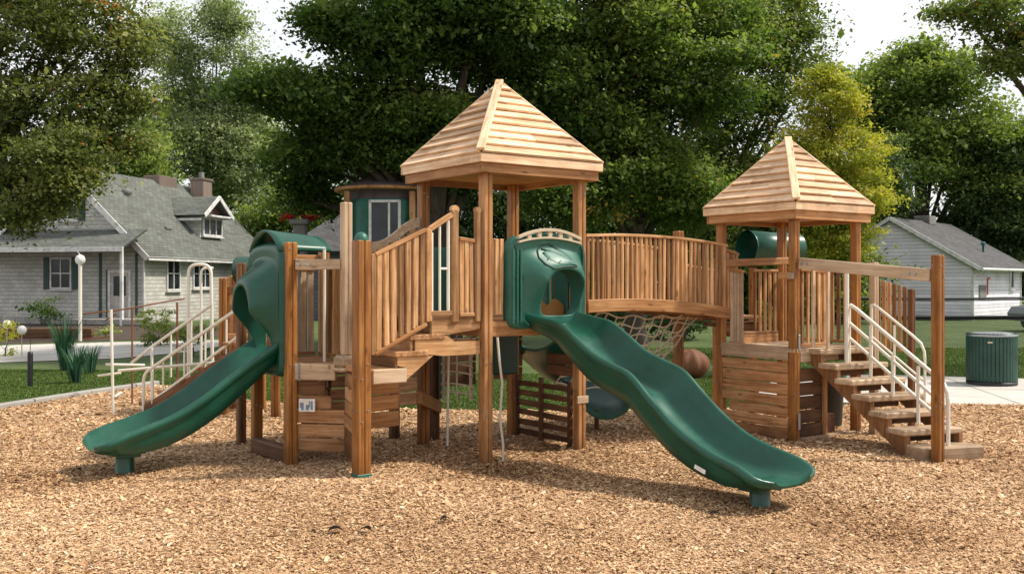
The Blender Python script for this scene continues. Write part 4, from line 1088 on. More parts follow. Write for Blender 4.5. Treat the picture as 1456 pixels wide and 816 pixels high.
mb = MB(); mb.tube([at(118,446,13.6),at(160,442,13.5),at(188,438,13.6),at(240,428,13.9),at(262,425,14.2)],.011,6); mb.tube([at(150,455,13.4),at(166,446,13.35)],.011,6); mb.tube([at(120,482,13.6),at(162,478,13.4)],.009,6); mb.tube([gx(188,14.4),at(188,438,14.4)],.014,7); mb.tube([gx(252,14.6),at(252,430,14.6)],.016,7); mb.build_each('thin_rail', P_RUST, CS)
for px,dd,yt in ((318,13.3,395),(332,13.9,392),(392,13.0,420),(372,13.9,410)):
    mb = MB(); mb.post(gx(px,dd)-UP*.05, at(px,yt,dd).z, .11, V((1,0,0))); mb.build('post', W_POST, CS)
mb = MB(); q0,q1 = gx(318,13.0),gx(392,13.0)
for k in range(7): mb.beam(q0+V((0,.14*k,.98)),q1+V((0,.14*k,.98)),.13,.04)
mb.beam(at(322,412,13.3),at(362,410,13.3),.05,.09); mb.beam(at(325,478,13.2),at(360,478,13.2),.05,.07); mb.build('platform', W_BOARD, CS)
mb = MB()
for k in range(5): c = gx(328+k*11,13.35); mb.box(c+UP*1.35,(.07,.03,.7),None,.005)
mb.build('railing', W_SLAT, CS)
mb = MB(); secs=[]
for i in range(9):
    t=i/8; c = at(338,384,13.6)+V((.38*t,.1*t,0)); secs.append([c+V((0,.3*math.cos(a),.19*math.sin(a)+.0)) for a in [j/16*2*PI for j in range(16)]])
mb.loft(secs,True,True,True); mb.build('hood', P_DGREEN, CS)

# ------------------------------------------------------------------ green cabin on stilts in the background
gc = gx(546,26.5); n_obj0 = set(bpy.data.objects)
GC = thing('playhouse', gc, 'round green playhouse with plum cone roof and white window, behind the tall tower', 'playhouse')
mb = MB(); n=24; r=.78
mb.lathe(gc, [(r,1.75),(r,3.30),(r-.04,3.36)], n); go = mb.build('wall', P_GREEN2, GC)
mb = MB(); mb.lathe(gc, [(r-.1,3.36),(r-.1,3.53),(r+.14,3.55),(r+.14,3.60),(.6,3.70),(.25,3.86),(.04,3.93)], 28); mb.build('roof', P_ROOFPURP, GC)
mb = MB(); mb.lathe(gc, [(r+.11,3.535),(r+.165,3.54),(r+.165,3.59),(r+.11,3.595)], 28); mb.build('eave_band', W_TOWER, GC)
mb = MB(); cw = gc+V((.12,-r-.03,2.90)); 
for dx,dz,sx_,sz_ in ((-.27,0,.05,.82),(.27,0,.05,.82),(.08,0,.04,.8),(0,.40,.58,.05),(0,-.40,.58,.05)): mb.box(cw+V((dx,0,dz)),(sx_,.07,sz_),None,.008)
wo = mb.build('window', TRIM, GC); mb = MB(); mb.box(cw+V((0,.02,0)),(.52,.03,.78),None,.003); mb.build('pane', GLASS, wo)
for k in range(4):
    a = PI/4+k*PI/2; mb = MB(); p = gc+V((.86*math.cos(a),.86*math.sin(a),-.05)); mb.box(p+UP*1.77,(.11,.11,3.57),None,.01); mb.build('post', W_POST if k < 2 else W_TOWER, GC)
mb = MB(); mb.box(gc+UP*1.68,(1.5,1.5,.12),None,.01); mb.build('floor', W_BOARD, GC)

KS = 26.5/19
for o_ in list(GC.children)+[c_ for q_ in GC.children for c_ in q_.children]:
    me_ = o_.data
    for v_ in me_.vertices: v_.co = V((v_.co.x*KS, v_.co.y*KS, (v_.co.z-EYE)*KS+EYE-.03 if v_.co.z > .2 else v_.co.z))

# ------------------------------------------------------------------ house on the left
def frame_box(mb, c, w_, h_, t, a, n_, bar=.06, mull=()):
    for dx,dz,sw,sh in ((-w_/2,0,bar,h_+bar),(w_/2,0,bar,h_+bar),(0,h_/2,w_-bar,bar),(0,-h_/2,w_-bar,bar)): mb.box(c+a*dx+UP*dz,(sw,t,sh),(a,n_,UP),.006)
    for kx in mull: mb.box(c+a*kx,(bar*.7,t*.9,h_-bar),(a,n_,UP),.004)
    return mb
def window(parent, c, w_, h_, a, n_, mull=(0,), shutters=False, sill=True, pane=GLASS, fm=TRIM, rail=True):
    mb = frame_box(MB(), c+n_*.03, w_, h_, .08, a, n_, .075, mull)
    if rail: mb.box(c+n_*.03,(w_-.075,.06,.05),(a,n_,UP),.004)
    if sill: mb.box(c+n_*.06-UP*(h_/2+.08),(w_+.2,.14,.06),(a,n_,UP),.005)
    o = mb.build('window', fm, parent); mb = MB(); mb.box(c+n_*.012,(w_,.02,h_),(a,n_,UP),.002); p = mb.build('pane', pane, o)
    if shutters:
        for s_ in (-1,1):
            mb = MB(); x = c+a*(s_*(w_/2+.22))+n_*.03
            mb.box(x,(.30,.04,h_+.1),(a,n_,UP),.006)
            for k in range(9): mb.box(x+n_*.025+UP*(h_*(-.45+.9*k/8)),(.24,.02,.06),(a,n_,UP),.004)
            mb.build('shutter', SHUTTER, o)
    return o
HC = V((-15.7,42,0)); E1 = V((.226,.974,0)).normalized(); E2 = V((E1.y,-E1.x,0))   # E2 points outward (right)
def H(e1,e2,z=0): return HC+E1*e1+E2*e2+UP*z
HW, HLn, ZE, ZR = 7.6, 11.0, 3.15, 6.75
HS = thing('grey_house', H(5,-3.8), 'grey shingled house with steep roof, dormer and porch at the left', 'house')
mb = MB()
def wallq(mb, pts, O, a): mb.quad(pts, [((p-O).dot(a), p.z, 0) for p in pts], .5)
wallq(mb, [H(0,0,-.1),H(0,0,ZE),H(0,-HW/2,ZR-.08),H(0,-HW,ZE),H(0,-HW,-.1)], HC, E2)
wallq(mb, [H(0,0,-.1),H(HLn,0,-.1),H(HLn,0,ZE),H(0,0,ZE)], HC, E1)
wallq(mb, [H(HLn,0,-.1),H(HLn,-HW,-.1),H(HLn,-HW,ZE),H(HLn,-HW/2,ZR-.08),H(HLn,0,ZE)], HC, E2)
wallq(mb, [H(0,-HW,-.1),H(0,-HW,ZE),H(HLn,-HW,ZE),H(HLn,-HW,-.1)], HC, E1)
mb.build('wall', S_HOUSE, HS)
def roofslab(mb, p, axl, axs, th=.12):
    """p = eave0, eave1, ridge1, ridge0"""
    nn = (p[1]-p[0]).cross(p[3]-p[0]).normalized(); nn = nn if nn.z > 0 else -nn
    q = [x+nn*th for x in p]; sl = (p[3]-p[0]).normalized()
    g = [((x-p[0]).dot(axl),(x-p[0]).dot(sl),0) for x in q]
    mb.quad(q, g, .5); n = len(p)
    for i in range(n): mb.quad([p[i],p[(i+1)%n],q[(i+1)%n],q[i]], [(0,0,0)]*4, .5)
    mb.quad(p[::-1], [(0,0,0)]*n, .5)
sl = (ZR-ZE)/(HW/2)
mb = MB(); ov=.45; fo=.4
roofslab(mb, [H(-fo,ov,ZE-ov*sl),H(HLn+fo,ov,ZE-ov*sl),H(HLn+fo,-HW/2,ZR),H(-fo,-HW/2,ZR)], E1, E2)
roofslab(mb, [H(HLn+fo,-HW-ov,ZE-ov*sl),H(-fo,-HW-ov,ZE-ov*sl),H(-fo,-HW/2,ZR),H(HLn+fo,-HW/2,ZR)], E1, E2)
ro = mb.build('roof', R_HOUSE, HS)
mb = MB()
for s_ in (0,1):
    e = H(-fo-.02, ov if s_ == 0 else -HW-ov, ZE-ov*sl+.02); r_ = H(-fo-.02,-HW/2,ZR+.02); mb.beam(e,r_,.05,.24,.005)
mb.beam(H(-fo,ov+.03,ZE-ov*sl+.04),H(HLn+fo,ov+.03,ZE-ov*sl+.04),.06,.16)
mb.build_each('bargeboard', TRIM, ro)
mb = MB(); mb.box(H(9.5,-2.9,6.1),(.9,.75,2.0),(E1,E2,UP),.02); mb.box(H(9.5,-2.9,7.13),(1.02,.86,.12),(E1,E2,UP),.02)
c_ = mb.build('chimney', S_BRICK, ro); 
mb = MB(); mb.lathe(H(9.5,-2.9,7.19),[(.16,0),(.14,.35)],12); mb.build('chimney_pot', P_STONE, c_)
mb = MB(); mb.box(H(7.3,-3.9,6.8),(1.6,.9,.6),(E1,E2,UP),.02); mb.build('chimney', S_BRICK, ro, 'low wide brick chimney')
mb = MB(); mb.lathe(H(2.6,-2.6,5.62),[(.16,0),(.16,.15),(.24,.2),(.2,.38),(.05,.42)],12); mb.box(H(1.2,-3.0,6.05),(.4,.35,.16),(E1,E2,UP),.02); mb.box(H(3.3,-1.05,4.25),(.45,.4,.12),(E1,E2,UP),.02); mb.build_each('roof_vent', P_STONE, ro)
# dormer on the right slope
dz0 = 3.95; de = 6.5; dw = 2.05; df = -.6
mb = MB(); f0,f1 = H(de-dw/2,df),H(de+dw/2,df)
wallq(mb,[f0+UP*3.4,f1+UP*3.4,f1+UP*5.15,H(de,df,5.88),f0+UP*5.15],HC,E1)
for e in (de-dw/2,de+dw/2): wallq(mb,[H(e,df,3.4),H(e,-2.9,3.4),H(e,-2.9,5.15),H(e,df,5.15)],HC,E2)
do = mb.build('dormer', S_HOUSE, HS)
mb = MB(); rs = (5.88-5.15)/(dw/2)
roofslab(mb,[H(de-dw/2-.35,df+.45,5.15-.35*rs),H(de-dw/2-.35,-3.6,5.15-.35*rs),H(de,-3.6,5.88),H(de,df+.45,5.88)],E2,E1,.1)
roofslab(mb,[H(de+dw/2+.35,-3.6,5.15-.35*rs),H(de+dw/2+.35,df+.45,5.15-.35*rs),H(de,df+.45,5.88),H(de,-3.6,5.88)],E2,E1,.1)
mb.build('dormer_roof', R_HOUSE, do)
mb = MB()
for s_ in (-1,1): mb.beam(H(de+s_*(dw/2+.35),df+.47,5.15-.35*rs+.03),H(de,df+.47,5.91),.05,.2)
mb.beam(H(de-dw/2-.35,df+.3,5.02-.35*rs),H(de-dw/2-.35,-2.6,5.02-.35*rs),.06,.12); mb.build_each('dormer_trim', TRIM, do)
mb = MB(); mb.prism([H(de-dw/2+.1,df+.03,5.1),H(de+dw/2-.1,df+.03,5.1),H(de,df+.03,5.74)],E2*.06); mb.build('gable_infill', TRIM_BROWN, do)
mb = MB(); mb.box(H(de,df+.25,4.95),(dw*.9,.7,.1),(E1,E2,UP),.02); mb.build('window_head', TRIM, do)
window(do, H(de,df+.06,4.45), 1.7,.8, E1, E2, (-.3,.3), rail=False)
# porch across the gable front
mb = MB(); roofslab(mb,[H(-1.7,-HW-1,3.12),H(-1.7,.15,3.12),H(.0,.15,3.95),H(.0,-HW-1,3.95)],E2,E1,.08); 
pr = mb.build('porch_roof', R_HOUSE, HS); mb = MB(); mb.beam(H(-1.72,-HW-1,3.12),H(-1.72,.18,3.12),.08,.2); mb.build_each('porch_fascia', TRIM, pr)
for e in (-.0,): mb = MB(); mb.box(H(-1.55,e,1.5),(.12,.12,3.1),(E1,E2,UP),.01); mb.build('porch_post', TRIM, HS)
window(HS, H(0,-4.05,2.15),1.0,1.3,E2,-E1,(0,),True); window(HS, H(0,-3.7,5.1),.95,1.25,E2,-E1,(0,),True)
window(HS, H(2.2,0,2.15),1.0,1.45,E1,E2,(0,)); window(HS, H(4.6,0,2.15),1.5,1.3,E1,E2,(-.25,.25)); window(HS, H(8.2,0,2.2),1.4,1.2,E1,E2,(0,))
mb = MB(); frame_box(mb,H(-.0,-1.15,1.15)-E1*.03,1.0,2.15,.1,E2,-E1,.11); dr = mb.build('door', TRIM, HS)
mb = MB(); mb.box(H(0,-1.15,1.12)-E1*.015,(.9,.03,2.05),(E2,-E1,UP),.004); mb.box(H(0,-1.15,.55)-E1*.04,(.6,.03,.6),(E2,-E1,UP),.01); mb.build('door_leaf', CURTAIN, dr)
mb = MB(); mb.box(H(0,-1.15,1.6)-E1*.034,(.6,.01,.85),(E2,-E1,UP),.003); mb.build('pane', GLASS, dr)
mb = MB(); mb.box(H(0,-.35,1.5)-E1*.03,(.1,.05,3.0),(E2,-E1,UP),.01); mb.box(H(0,-2.1,1.5)-E1*.03,(.12,.05,3.0),(E2,-E1,UP),.01); mb.box(H(0,-1.75,1.15)-E1*.03,(.12,.06,2.3),(E2,-E1,UP),.01); mb.build_each('door_trim', SHUTTER, HS)
mb = MB(); mb.tube([H(-.12,.08,0),H(-.12,.08,3.0)],.05,8); mb.build('downspout', TRIM, HS)
mb = MB(); mb.box(H(-.8,-3.2,.12),(1.6,9,.24),(E1,E2,UP),.02); mb.build('porch_floor', M_KERB, HS)

# ------------------------------------------------------------------ shed on the right
C0 = V((21.45,46,0)); K1 = V((.67,.74,0)).normalized(); K2 = V((K1.y,-K1.x,0))
def S(e1,e2,z=0): return C0+K1*e1+K2*e2+UP*z
SW, SL, SE, SR = 7.44, 8.0, 2.62, 4.85
SH = thing('garage', S(4,-3.7), 'pale blue-grey sided garage with charcoal roof behind the fence', 'garage')
mb = MB()
wallq(mb,[S(0,0,-.1),S(0,0,SE),S(0,-SW/2,SR-.05),S(0,-SW,SE),S(0,-SW,-.1)],C0,K2)
wallq(mb,[S(0,0,-.1),S(SL,0,-.1),S(SL,0,SE),S(0,0,SE)],C0,K1)
wallq(mb,[S(SL,0,-.1),S(SL,-SW,-.1),S(SL,-SW,SE),S(SL,-SW/2,SR-.05),S(SL,0,SE)],C0,K2); wallq(mb,[S(0,-SW,-.1),S(0,-SW,SE),S(SL,-SW,SE),S(SL,-SW,-.1)],C0,K1)
mb.build('wall', S_SHED, SH)
ss_ = (SR-SE)/(SW/2); mb = MB()
roofslab(mb,[S(-.25,.5,SE-.5*ss_),S(SL+.4,.5,SE-.5*ss_),S(SL+.4,-SW/2,SR),S(-.25,-SW/2,SR)],K1,K2)
roofslab(mb,[S(SL+.4,-SW-.5,SE-.5*ss_),S(-.25,-SW-.5,SE-.5*ss_),S(-.25,-SW/2,SR),S(SL+.4,-SW/2,SR)],K1,K2)
ro = mb.build('roof', R_SHED, SH)
mb = MB()
for e in (.5,-SW-.5): mb.beam(S(-.27,e,SE-.5*ss_+.04),S(-.27,-SW/2,SR+.04),.04,.18)
mb.tube([S(-.25,.56,SE-.5*ss_+.04),S(SL+.4,.56,SE-.5*ss_+.04)],.07,8); mb.tube(smoothpath([S(.05,.5,SE-.35),S(.05,.08,SE-.55),S(.05,.08,0)],4,.2),.05,8); mb.build_each('gutter', TRIM, ro)
mb = MB(); mb.lathe(S(4.8,-.9,3.1),[(.05,0),(.05,.55),(.11,.55),(.11,.68),(.03,.72)],10); mb.build('vent_pipe', P_TEAL, ro)
mb = MB(); mb.box(S(4.6,-3.72,5.0),(1.0,.8,.45),(K1,K2,UP),.02); mb.build('chimney', P_STONE, ro)
window(SH,S(6.3,0,1.95),.6,1.0,K1,K2,(),rail=False)
mb = MB(); mb.box(S(1.6,.03,1.3),(1.0,.04,.65),(K1,K2,UP),.01); mb.build('wall_panel', P_STONE, SH)
mb = MB(); mb.box(S(2.35,.04,1.55),(.07,.04,.8),(K1,K2,UP),.01); mb.box(S(2.6,.04,1.95),(.35,.04,.06),(K1,K2,UP),.01); mb.build_each('red_mark', P_RED, SH)
mb = MB(); mb.box(S(.04,.02,1.25),(.1,.06,2.6),(K1,K2,UP),.01); mb.box(S(SL-.05,.02,1.25),(.1,.06,2.6),(K1,K2,UP),.01); mb.build_each('corner_trim', TRIM, SH)

# small slate house far behind, stone pillar with red flowers
BH = thing('slate_house', gx(475,46), 'low slate-grey sided house glimpsed behind the left platform', 'house')
c = gx(475,46); mb = MB(); X = V((1,0,0)); Yv = V((0,1,0))
wallq(mb,[c+V((-2.2,0,-.1)),c+V((2.8,0,-.1)),c+V((2.8,0,3.2)),c+V((-2.2,0,3.2))],c,X); wallq(mb,[c+V((-2.2,6,-.1)),c+V((-2.2,0,-.1)),c+V((-2.2,0,3.2)),c+V((-2.2,6,3.2))],c,Yv); wallq(mb,[c+V((2.8,0,-.1)),c+V((2.8,6,-.1)),c+V((2.8,6,3.2)),c+V((2.8,0,3.2))],c,Yv)
mb.build('wall', S_DARK, BH); mb = MB(); roofslab(mb,[c+V((-2.5,-.4,3.1)),c+V((3.1,-.4,3.1)),c+V((2.3,3,5.0)),c+V((-.4,3,5.0))],X,Yv); roofslab(mb,[c+V((3.1,6.4,3.1)),c+V((-2.5,6.4,3.1)),c+V((-.4,3,5.0)),c+V((2.3,3,5.0))],X,Yv); mb.build('roof', R_SHED, BH)
window(BH,c+V((.6,-.0,1.7)),1.0,1.2,X,-Yv)
SPt = gx(427,27); SP = thing('stone_pillar', SPt, 'grey stone pillar topped with red flowers behind the left hood', 'pillar')
mb = MB(); mb.box(SPt+UP*1.66,(.34,.34,3.4),None,.03); mb.build('shaft', P_STONE, SP)
mb = MB(); mb.box(SPt+UP*3.42,(.52,.52,.14),None,.03); mb.build('cap', P_STONE, SP)

# ------------------------------------------------------------------ leaves
LEAVES = [0]
def leaf_cloud(cl, nper, spread, lsize, n_seed, flat=.5, aspect=.62):
    """cl: (k,4) cluster centres + tone; returns verts, rnd"""
    nper = int(nper*4.0); lsize = lsize*.60
    r = np.random.default_rng(n_seed); k = len(cl); n = k*nper; LEAVES[0] += n
    # each cluster is a drooping spray: flattened, tilted, stretched along one direction
    sd_ = r.normal(0,1,(k,3)); sd_[:,2] = sd_[:,2]*.3-.12; sd_ /= np.linalg.norm(sd_,axis=1)[:,None]
    loc = r.normal(0,1,(n,3))*np.array([.75,.75,.34])
    loc += np.repeat(sd_,nper,0)*(r.normal(0,1,n)*1.05)[:,None]
    c = np.repeat(cl[:,:3],nper,0)+loc*spread
    tone = np.repeat(cl[:,3],nper)+loc[:,2]*.12  # leaves high in each spray get lighter colour, as if lit from above
    s = lsize*r.lognormal(0,.3,n)
    nrm = r.normal(0,1,(n,3)); nrm[:,2] = np.abs(nrm[:,2])+flat; nrm /= np.linalg.norm(nrm,axis=1)[:,None]
    t = r.normal(0,1,(n,3)); t -= nrm*(t*nrm).sum(1)[:,None]; t /= np.linalg.norm(t,axis=1)[:,None]; t[:,2]-=.25; b = np.cross(nrm,t)
    L_ = s[:,None]; W_ = (s*aspect)[:,None]
    fold = nrm*(s*.12)[:,None]
    v = np.stack([c-t*L_*.5, c+b*W_*.5+fold+t*L_*.05, c+t*L_*.5, c-b*W_*.5+fold+t*L_*.05],1).reshape(-1,3)
    rn = np.clip(tone+r.normal(0,.16,n),0,.93); rn[r.random(n)<.004] = 1.0; br_ = np.repeat(r.random(k)<.009,nper); rn[br_ & (r.random(n)<.6)] = .98
    return v, np.repeat(rn,4)
def ell_clusters(blobs, den, seed, shell=.55, carve=.32):
    r = np.random.default_rng(seed); out=[]
    for (cx,cy,cz,rx,ry,rz) in blobs:
        k = max(6,int(den*rx*ry*rz**.6*4))
        d = r.normal(0,1,(k*2,3)); d/=np.linalg.norm(d,axis=1)[:,None]; rad = r.uniform(shell**3,1,k*2)**(1/3)
        # lumpy outline and gaps
        ph = r.uniform(0,6.28,6); lump = 1+.16*np.sin(d[:,0]*5+ph[0])*np.sin(d[:,2]*6+ph[1])+.12*np.sin(d[:,1]*7+ph[2]+d[:,2]*4)
        keep = np.sin(d[:,0]*6+ph[3])*np.sin(d[:,1]*6+ph[4])*np.sin(d[:,2]*6+ph[5]) > -carve
        d=d[keep][:k]; rad=(rad*lump)[keep][:k]
        p = d*rad[:,None]*np.array([rx,ry,rz])+np.array([cx,cy,cz])
        tone = .47+r.normal(0,.10)+.24*d[:,2]+.10*d[:,0]+r.normal(0,.15,len(d))  # lit tops and sunward side put into leaf colour, plus random variation
        out.append(np.column_stack([p,tone]))
    return np.concatenate(out)
def boughs(blobs, seed, k=4):
    r = random.Random(seed); out=[]
    for (x,y,z,a,b,c) in blobs:
        out.append((x,y,z,a*.82,b*.82,c*.74))
        for q in range(k):
            th = r.uniform(0,2*PI); ph = r.uniform(-.5,1); f = r.uniform(.62,.95)
            out.append((x+a*f*math.cos(th)*math.cos(ph),y+b*f*math.sin(th)*math.cos(ph),z+c*f*math.sin(ph),a*r.uniform(.26,.42),b*r.uniform(.26,.42),c*r.uniform(.18,.30)))
    return out
def tree(name, base, blobs, mat, label, cat='tree', trunk_r=.25, den=8, nper=24, spread=.30, lsize=.16, seed=1, lean=None, fork_z=None, shell=.5, group=None, trunk_mat=W_BARK, flat=.5, carve=.32, aspect=.62):
    base = V(base); T = thing(name, base, label, cat, group); r = random.Random(seed)
    big = len(blobs) > 3
    cl = ell_clusters(boughs(blobs, seed) if big else blobs, den*(1.25 if big else 1), seed, shell, carve)
    v, rn = leaf_cloud(cl, nper, spread, lsize, seed+1, flat, aspect)
    raw_mesh('crown', v, np.arange(len(v)).reshape(-1,4), None, rn, mat, T)
    cen = sum((V(b[:3]) for b in blobs), V())/len(blobs); zt = max(b[2]+b[5]*.6 for b in blobs)
    fz = fork_z or base.z+(zt-base.z)*.33
    lean = V(lean) if lean is not None else V((cen.x-base.x, cen.y-base.y,0))*.4
    mb = MB(); tp = []; k=9
    for i in range(k+1):
        t=i/k; tp.append(base+lean*(t**1.3)+UP*(lerp(-.2,fz,t))+V((r.uniform(-1,1),r.uniform(-1,1),0))*trunk_r*.16*(i>0))
    mb.tube(tp,[trunk_r*(1.35 if i==0 else 1.0-.35*i/k) for i in range(k+1)],12)
    fork = tp[-1]
    for bl in blobs:
        c = V(bl[:3]); 
        for q in range(2):
            e = c+V((r.uniform(-.6,.6)*bl[3],r.uniform(-.6,.6)*bl[4],r.uniform(-.2,.7)*bl[5])); s_ = fork+UP*r.uniform(-.25,.05)*fz
            s_ = tp[max(2,min(k,int(k*r.uniform(.7,1))))]
            mid = s_.lerp(e,.5)+V((r.uniform(-.3,.3),r.uniform(-.3,.3),r.uniform(.0,.5)))*bl[3]*.5
            pts = [(1-t)**2*s_+2*t*(1-t)*mid+t*t*e for t in [i/8 for i in range(9)]]
            r0 = trunk_r*(.5 if q == 0 else .3); mb.tube(pts,[r0*(1-.85*i/8) for i in range(9)],7)
            for w_ in range(3):
                i = r.randint(3,7); dirn = V((r.uniform(-1,1),r.uniform(-1,1),r.uniform(-.2,.9)))*bl[3]*.55
                mb.tube([pts[i],pts[i]+dirn*.5+UP*.05*bl[3],pts[i]+dirn],[r0*.3,r0*.2,r0*.06],5)
    mb.build('trunk', trunk_mat, T)
    return T
def bl(d, items, depth=None):
    out=[]
    for px,py,rx,ry,*dd in items:
        dz = dd[0] if dd else 0; D = d+dz; c = at(px,py,D); out.append((c.x,c.y,c.z,rx/F*D,(depth or rx/F*D)*1.0,ry/F*D))
    return out
# big dark maple, centre left
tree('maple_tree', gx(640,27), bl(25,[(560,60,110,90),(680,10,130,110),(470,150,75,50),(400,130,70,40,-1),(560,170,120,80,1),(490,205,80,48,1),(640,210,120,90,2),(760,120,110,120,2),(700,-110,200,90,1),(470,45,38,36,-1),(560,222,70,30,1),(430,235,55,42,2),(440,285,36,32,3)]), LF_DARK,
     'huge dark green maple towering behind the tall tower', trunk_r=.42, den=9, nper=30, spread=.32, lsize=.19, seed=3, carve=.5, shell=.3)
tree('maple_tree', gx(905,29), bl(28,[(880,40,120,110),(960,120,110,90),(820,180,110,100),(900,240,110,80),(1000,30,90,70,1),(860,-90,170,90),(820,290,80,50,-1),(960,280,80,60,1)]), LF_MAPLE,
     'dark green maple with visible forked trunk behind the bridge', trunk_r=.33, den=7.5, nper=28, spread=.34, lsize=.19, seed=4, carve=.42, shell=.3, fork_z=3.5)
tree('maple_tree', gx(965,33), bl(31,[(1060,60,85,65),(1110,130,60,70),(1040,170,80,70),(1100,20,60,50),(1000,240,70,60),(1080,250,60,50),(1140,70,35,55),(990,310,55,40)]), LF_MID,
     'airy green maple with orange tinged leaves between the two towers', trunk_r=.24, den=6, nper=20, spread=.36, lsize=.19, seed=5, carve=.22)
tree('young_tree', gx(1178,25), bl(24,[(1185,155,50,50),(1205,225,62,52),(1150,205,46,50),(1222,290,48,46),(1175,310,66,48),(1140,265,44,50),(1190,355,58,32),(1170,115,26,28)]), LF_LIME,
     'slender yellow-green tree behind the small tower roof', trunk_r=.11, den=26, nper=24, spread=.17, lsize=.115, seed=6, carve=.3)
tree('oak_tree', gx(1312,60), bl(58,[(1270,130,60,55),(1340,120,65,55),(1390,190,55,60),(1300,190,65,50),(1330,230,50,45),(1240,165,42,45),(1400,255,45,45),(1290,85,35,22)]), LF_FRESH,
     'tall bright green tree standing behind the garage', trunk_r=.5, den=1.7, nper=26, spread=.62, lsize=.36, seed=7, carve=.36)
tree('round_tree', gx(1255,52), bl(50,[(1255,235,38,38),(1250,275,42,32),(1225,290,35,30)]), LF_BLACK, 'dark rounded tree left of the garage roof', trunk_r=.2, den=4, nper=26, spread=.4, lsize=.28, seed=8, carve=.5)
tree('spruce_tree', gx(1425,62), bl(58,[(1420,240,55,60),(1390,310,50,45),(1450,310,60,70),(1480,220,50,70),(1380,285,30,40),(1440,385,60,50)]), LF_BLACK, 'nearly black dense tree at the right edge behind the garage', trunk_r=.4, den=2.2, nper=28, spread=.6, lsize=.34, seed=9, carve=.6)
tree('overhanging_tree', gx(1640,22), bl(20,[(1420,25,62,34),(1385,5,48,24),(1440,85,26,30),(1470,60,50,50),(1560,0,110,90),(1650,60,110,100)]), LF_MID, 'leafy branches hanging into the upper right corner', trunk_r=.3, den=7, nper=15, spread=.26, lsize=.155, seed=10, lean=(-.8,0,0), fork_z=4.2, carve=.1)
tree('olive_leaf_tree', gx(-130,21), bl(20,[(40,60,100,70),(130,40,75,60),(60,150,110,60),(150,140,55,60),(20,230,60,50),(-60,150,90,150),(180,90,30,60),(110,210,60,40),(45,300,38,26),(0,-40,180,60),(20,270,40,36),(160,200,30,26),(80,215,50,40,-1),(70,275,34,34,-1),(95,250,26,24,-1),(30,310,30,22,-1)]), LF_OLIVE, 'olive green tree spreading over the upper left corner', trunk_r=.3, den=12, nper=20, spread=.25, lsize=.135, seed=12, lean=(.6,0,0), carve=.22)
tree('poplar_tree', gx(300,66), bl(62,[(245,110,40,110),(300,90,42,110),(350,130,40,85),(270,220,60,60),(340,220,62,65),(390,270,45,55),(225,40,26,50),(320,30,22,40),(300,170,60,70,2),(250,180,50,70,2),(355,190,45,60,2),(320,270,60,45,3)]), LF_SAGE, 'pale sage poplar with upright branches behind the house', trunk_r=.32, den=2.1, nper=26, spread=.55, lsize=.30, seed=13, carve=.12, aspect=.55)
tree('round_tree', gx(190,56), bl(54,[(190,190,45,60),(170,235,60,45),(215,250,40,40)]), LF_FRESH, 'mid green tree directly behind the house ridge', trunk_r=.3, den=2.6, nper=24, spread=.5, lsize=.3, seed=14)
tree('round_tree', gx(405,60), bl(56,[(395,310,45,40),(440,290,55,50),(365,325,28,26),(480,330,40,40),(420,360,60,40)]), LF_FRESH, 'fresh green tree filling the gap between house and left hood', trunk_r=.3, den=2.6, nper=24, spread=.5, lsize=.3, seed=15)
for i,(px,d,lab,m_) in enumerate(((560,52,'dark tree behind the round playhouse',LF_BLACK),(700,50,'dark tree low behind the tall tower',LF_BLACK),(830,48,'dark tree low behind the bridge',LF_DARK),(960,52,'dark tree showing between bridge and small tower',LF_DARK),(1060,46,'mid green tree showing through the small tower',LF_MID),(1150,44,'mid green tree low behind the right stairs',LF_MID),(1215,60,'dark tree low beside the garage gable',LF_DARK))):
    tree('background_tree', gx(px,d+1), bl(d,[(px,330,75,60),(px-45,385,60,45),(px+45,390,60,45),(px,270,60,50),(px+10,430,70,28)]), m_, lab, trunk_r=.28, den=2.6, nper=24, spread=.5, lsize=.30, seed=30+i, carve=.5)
# shrubs and plants
def shrub(px, py, d, rx, ry, mat, name, label, seed, lsize=.07, den=60, nper=14, spread=.10, group=None):
    b = bl(d,[(px,py,rx,ry)])
    return tree(name, gx(px,d), b, mat, label, 'shrub', .02, den, nper, spread, lsize, seed, fork_z=.2, shell=.3, group=group, carve=.6)
shrub(64,440,40,22,17,LF_DARK,'shrub','dark green rounded bush against the grey house wall',51,.16,14,16,.22)
shrub(8,482,24,22,24,LF_LIME,'shrub','yellow-green bush at the left edge by the path',52,.09,40)
shrub(150,480,32,18,18,LF_FRESH,'shrub','small green bush near the house door',53,.12,24)
shrub(228,470,28,36,30,LF_MID,'shrub','leafy bush behind the cream stair rails',54,.11,26)
shrub(275,482,24,28,24,LF_FRESH,'shrub','low green bush beyond the pipe arch',55,.10,30)
shrub(1240,500,24,10,14,LF_FRESH,'shrub','low green bush behind the right stairs',56,.08,40)
shrub(880,452,30,44,36,LF_BLACK,'shrub','dark bush under the middle of the bridge beyond the net',61,.12,22)
shrub(965,455,31,48,38,LF_BLACK,'shrub','dark bush beneath the right end of the bridge',62,.12,22)
shrub(790,446,34,46,34,LF_DARK,'shrub','dark bush right of the front doorway slide, far behind',63,.13,18)
shrub(690,448,30,48,36,LF_BLACK,'shrub','dark bush behind the tall tower posts',64,.12,22)
shrub(575,448,33,40,28,LF_DARK,'shrub','dark bush behind the short stairs',65,.13,18)
shrub(1100,455,34,34,26,LF_DARK,'shrub','dark bush behind the small tower',66,.13,18)
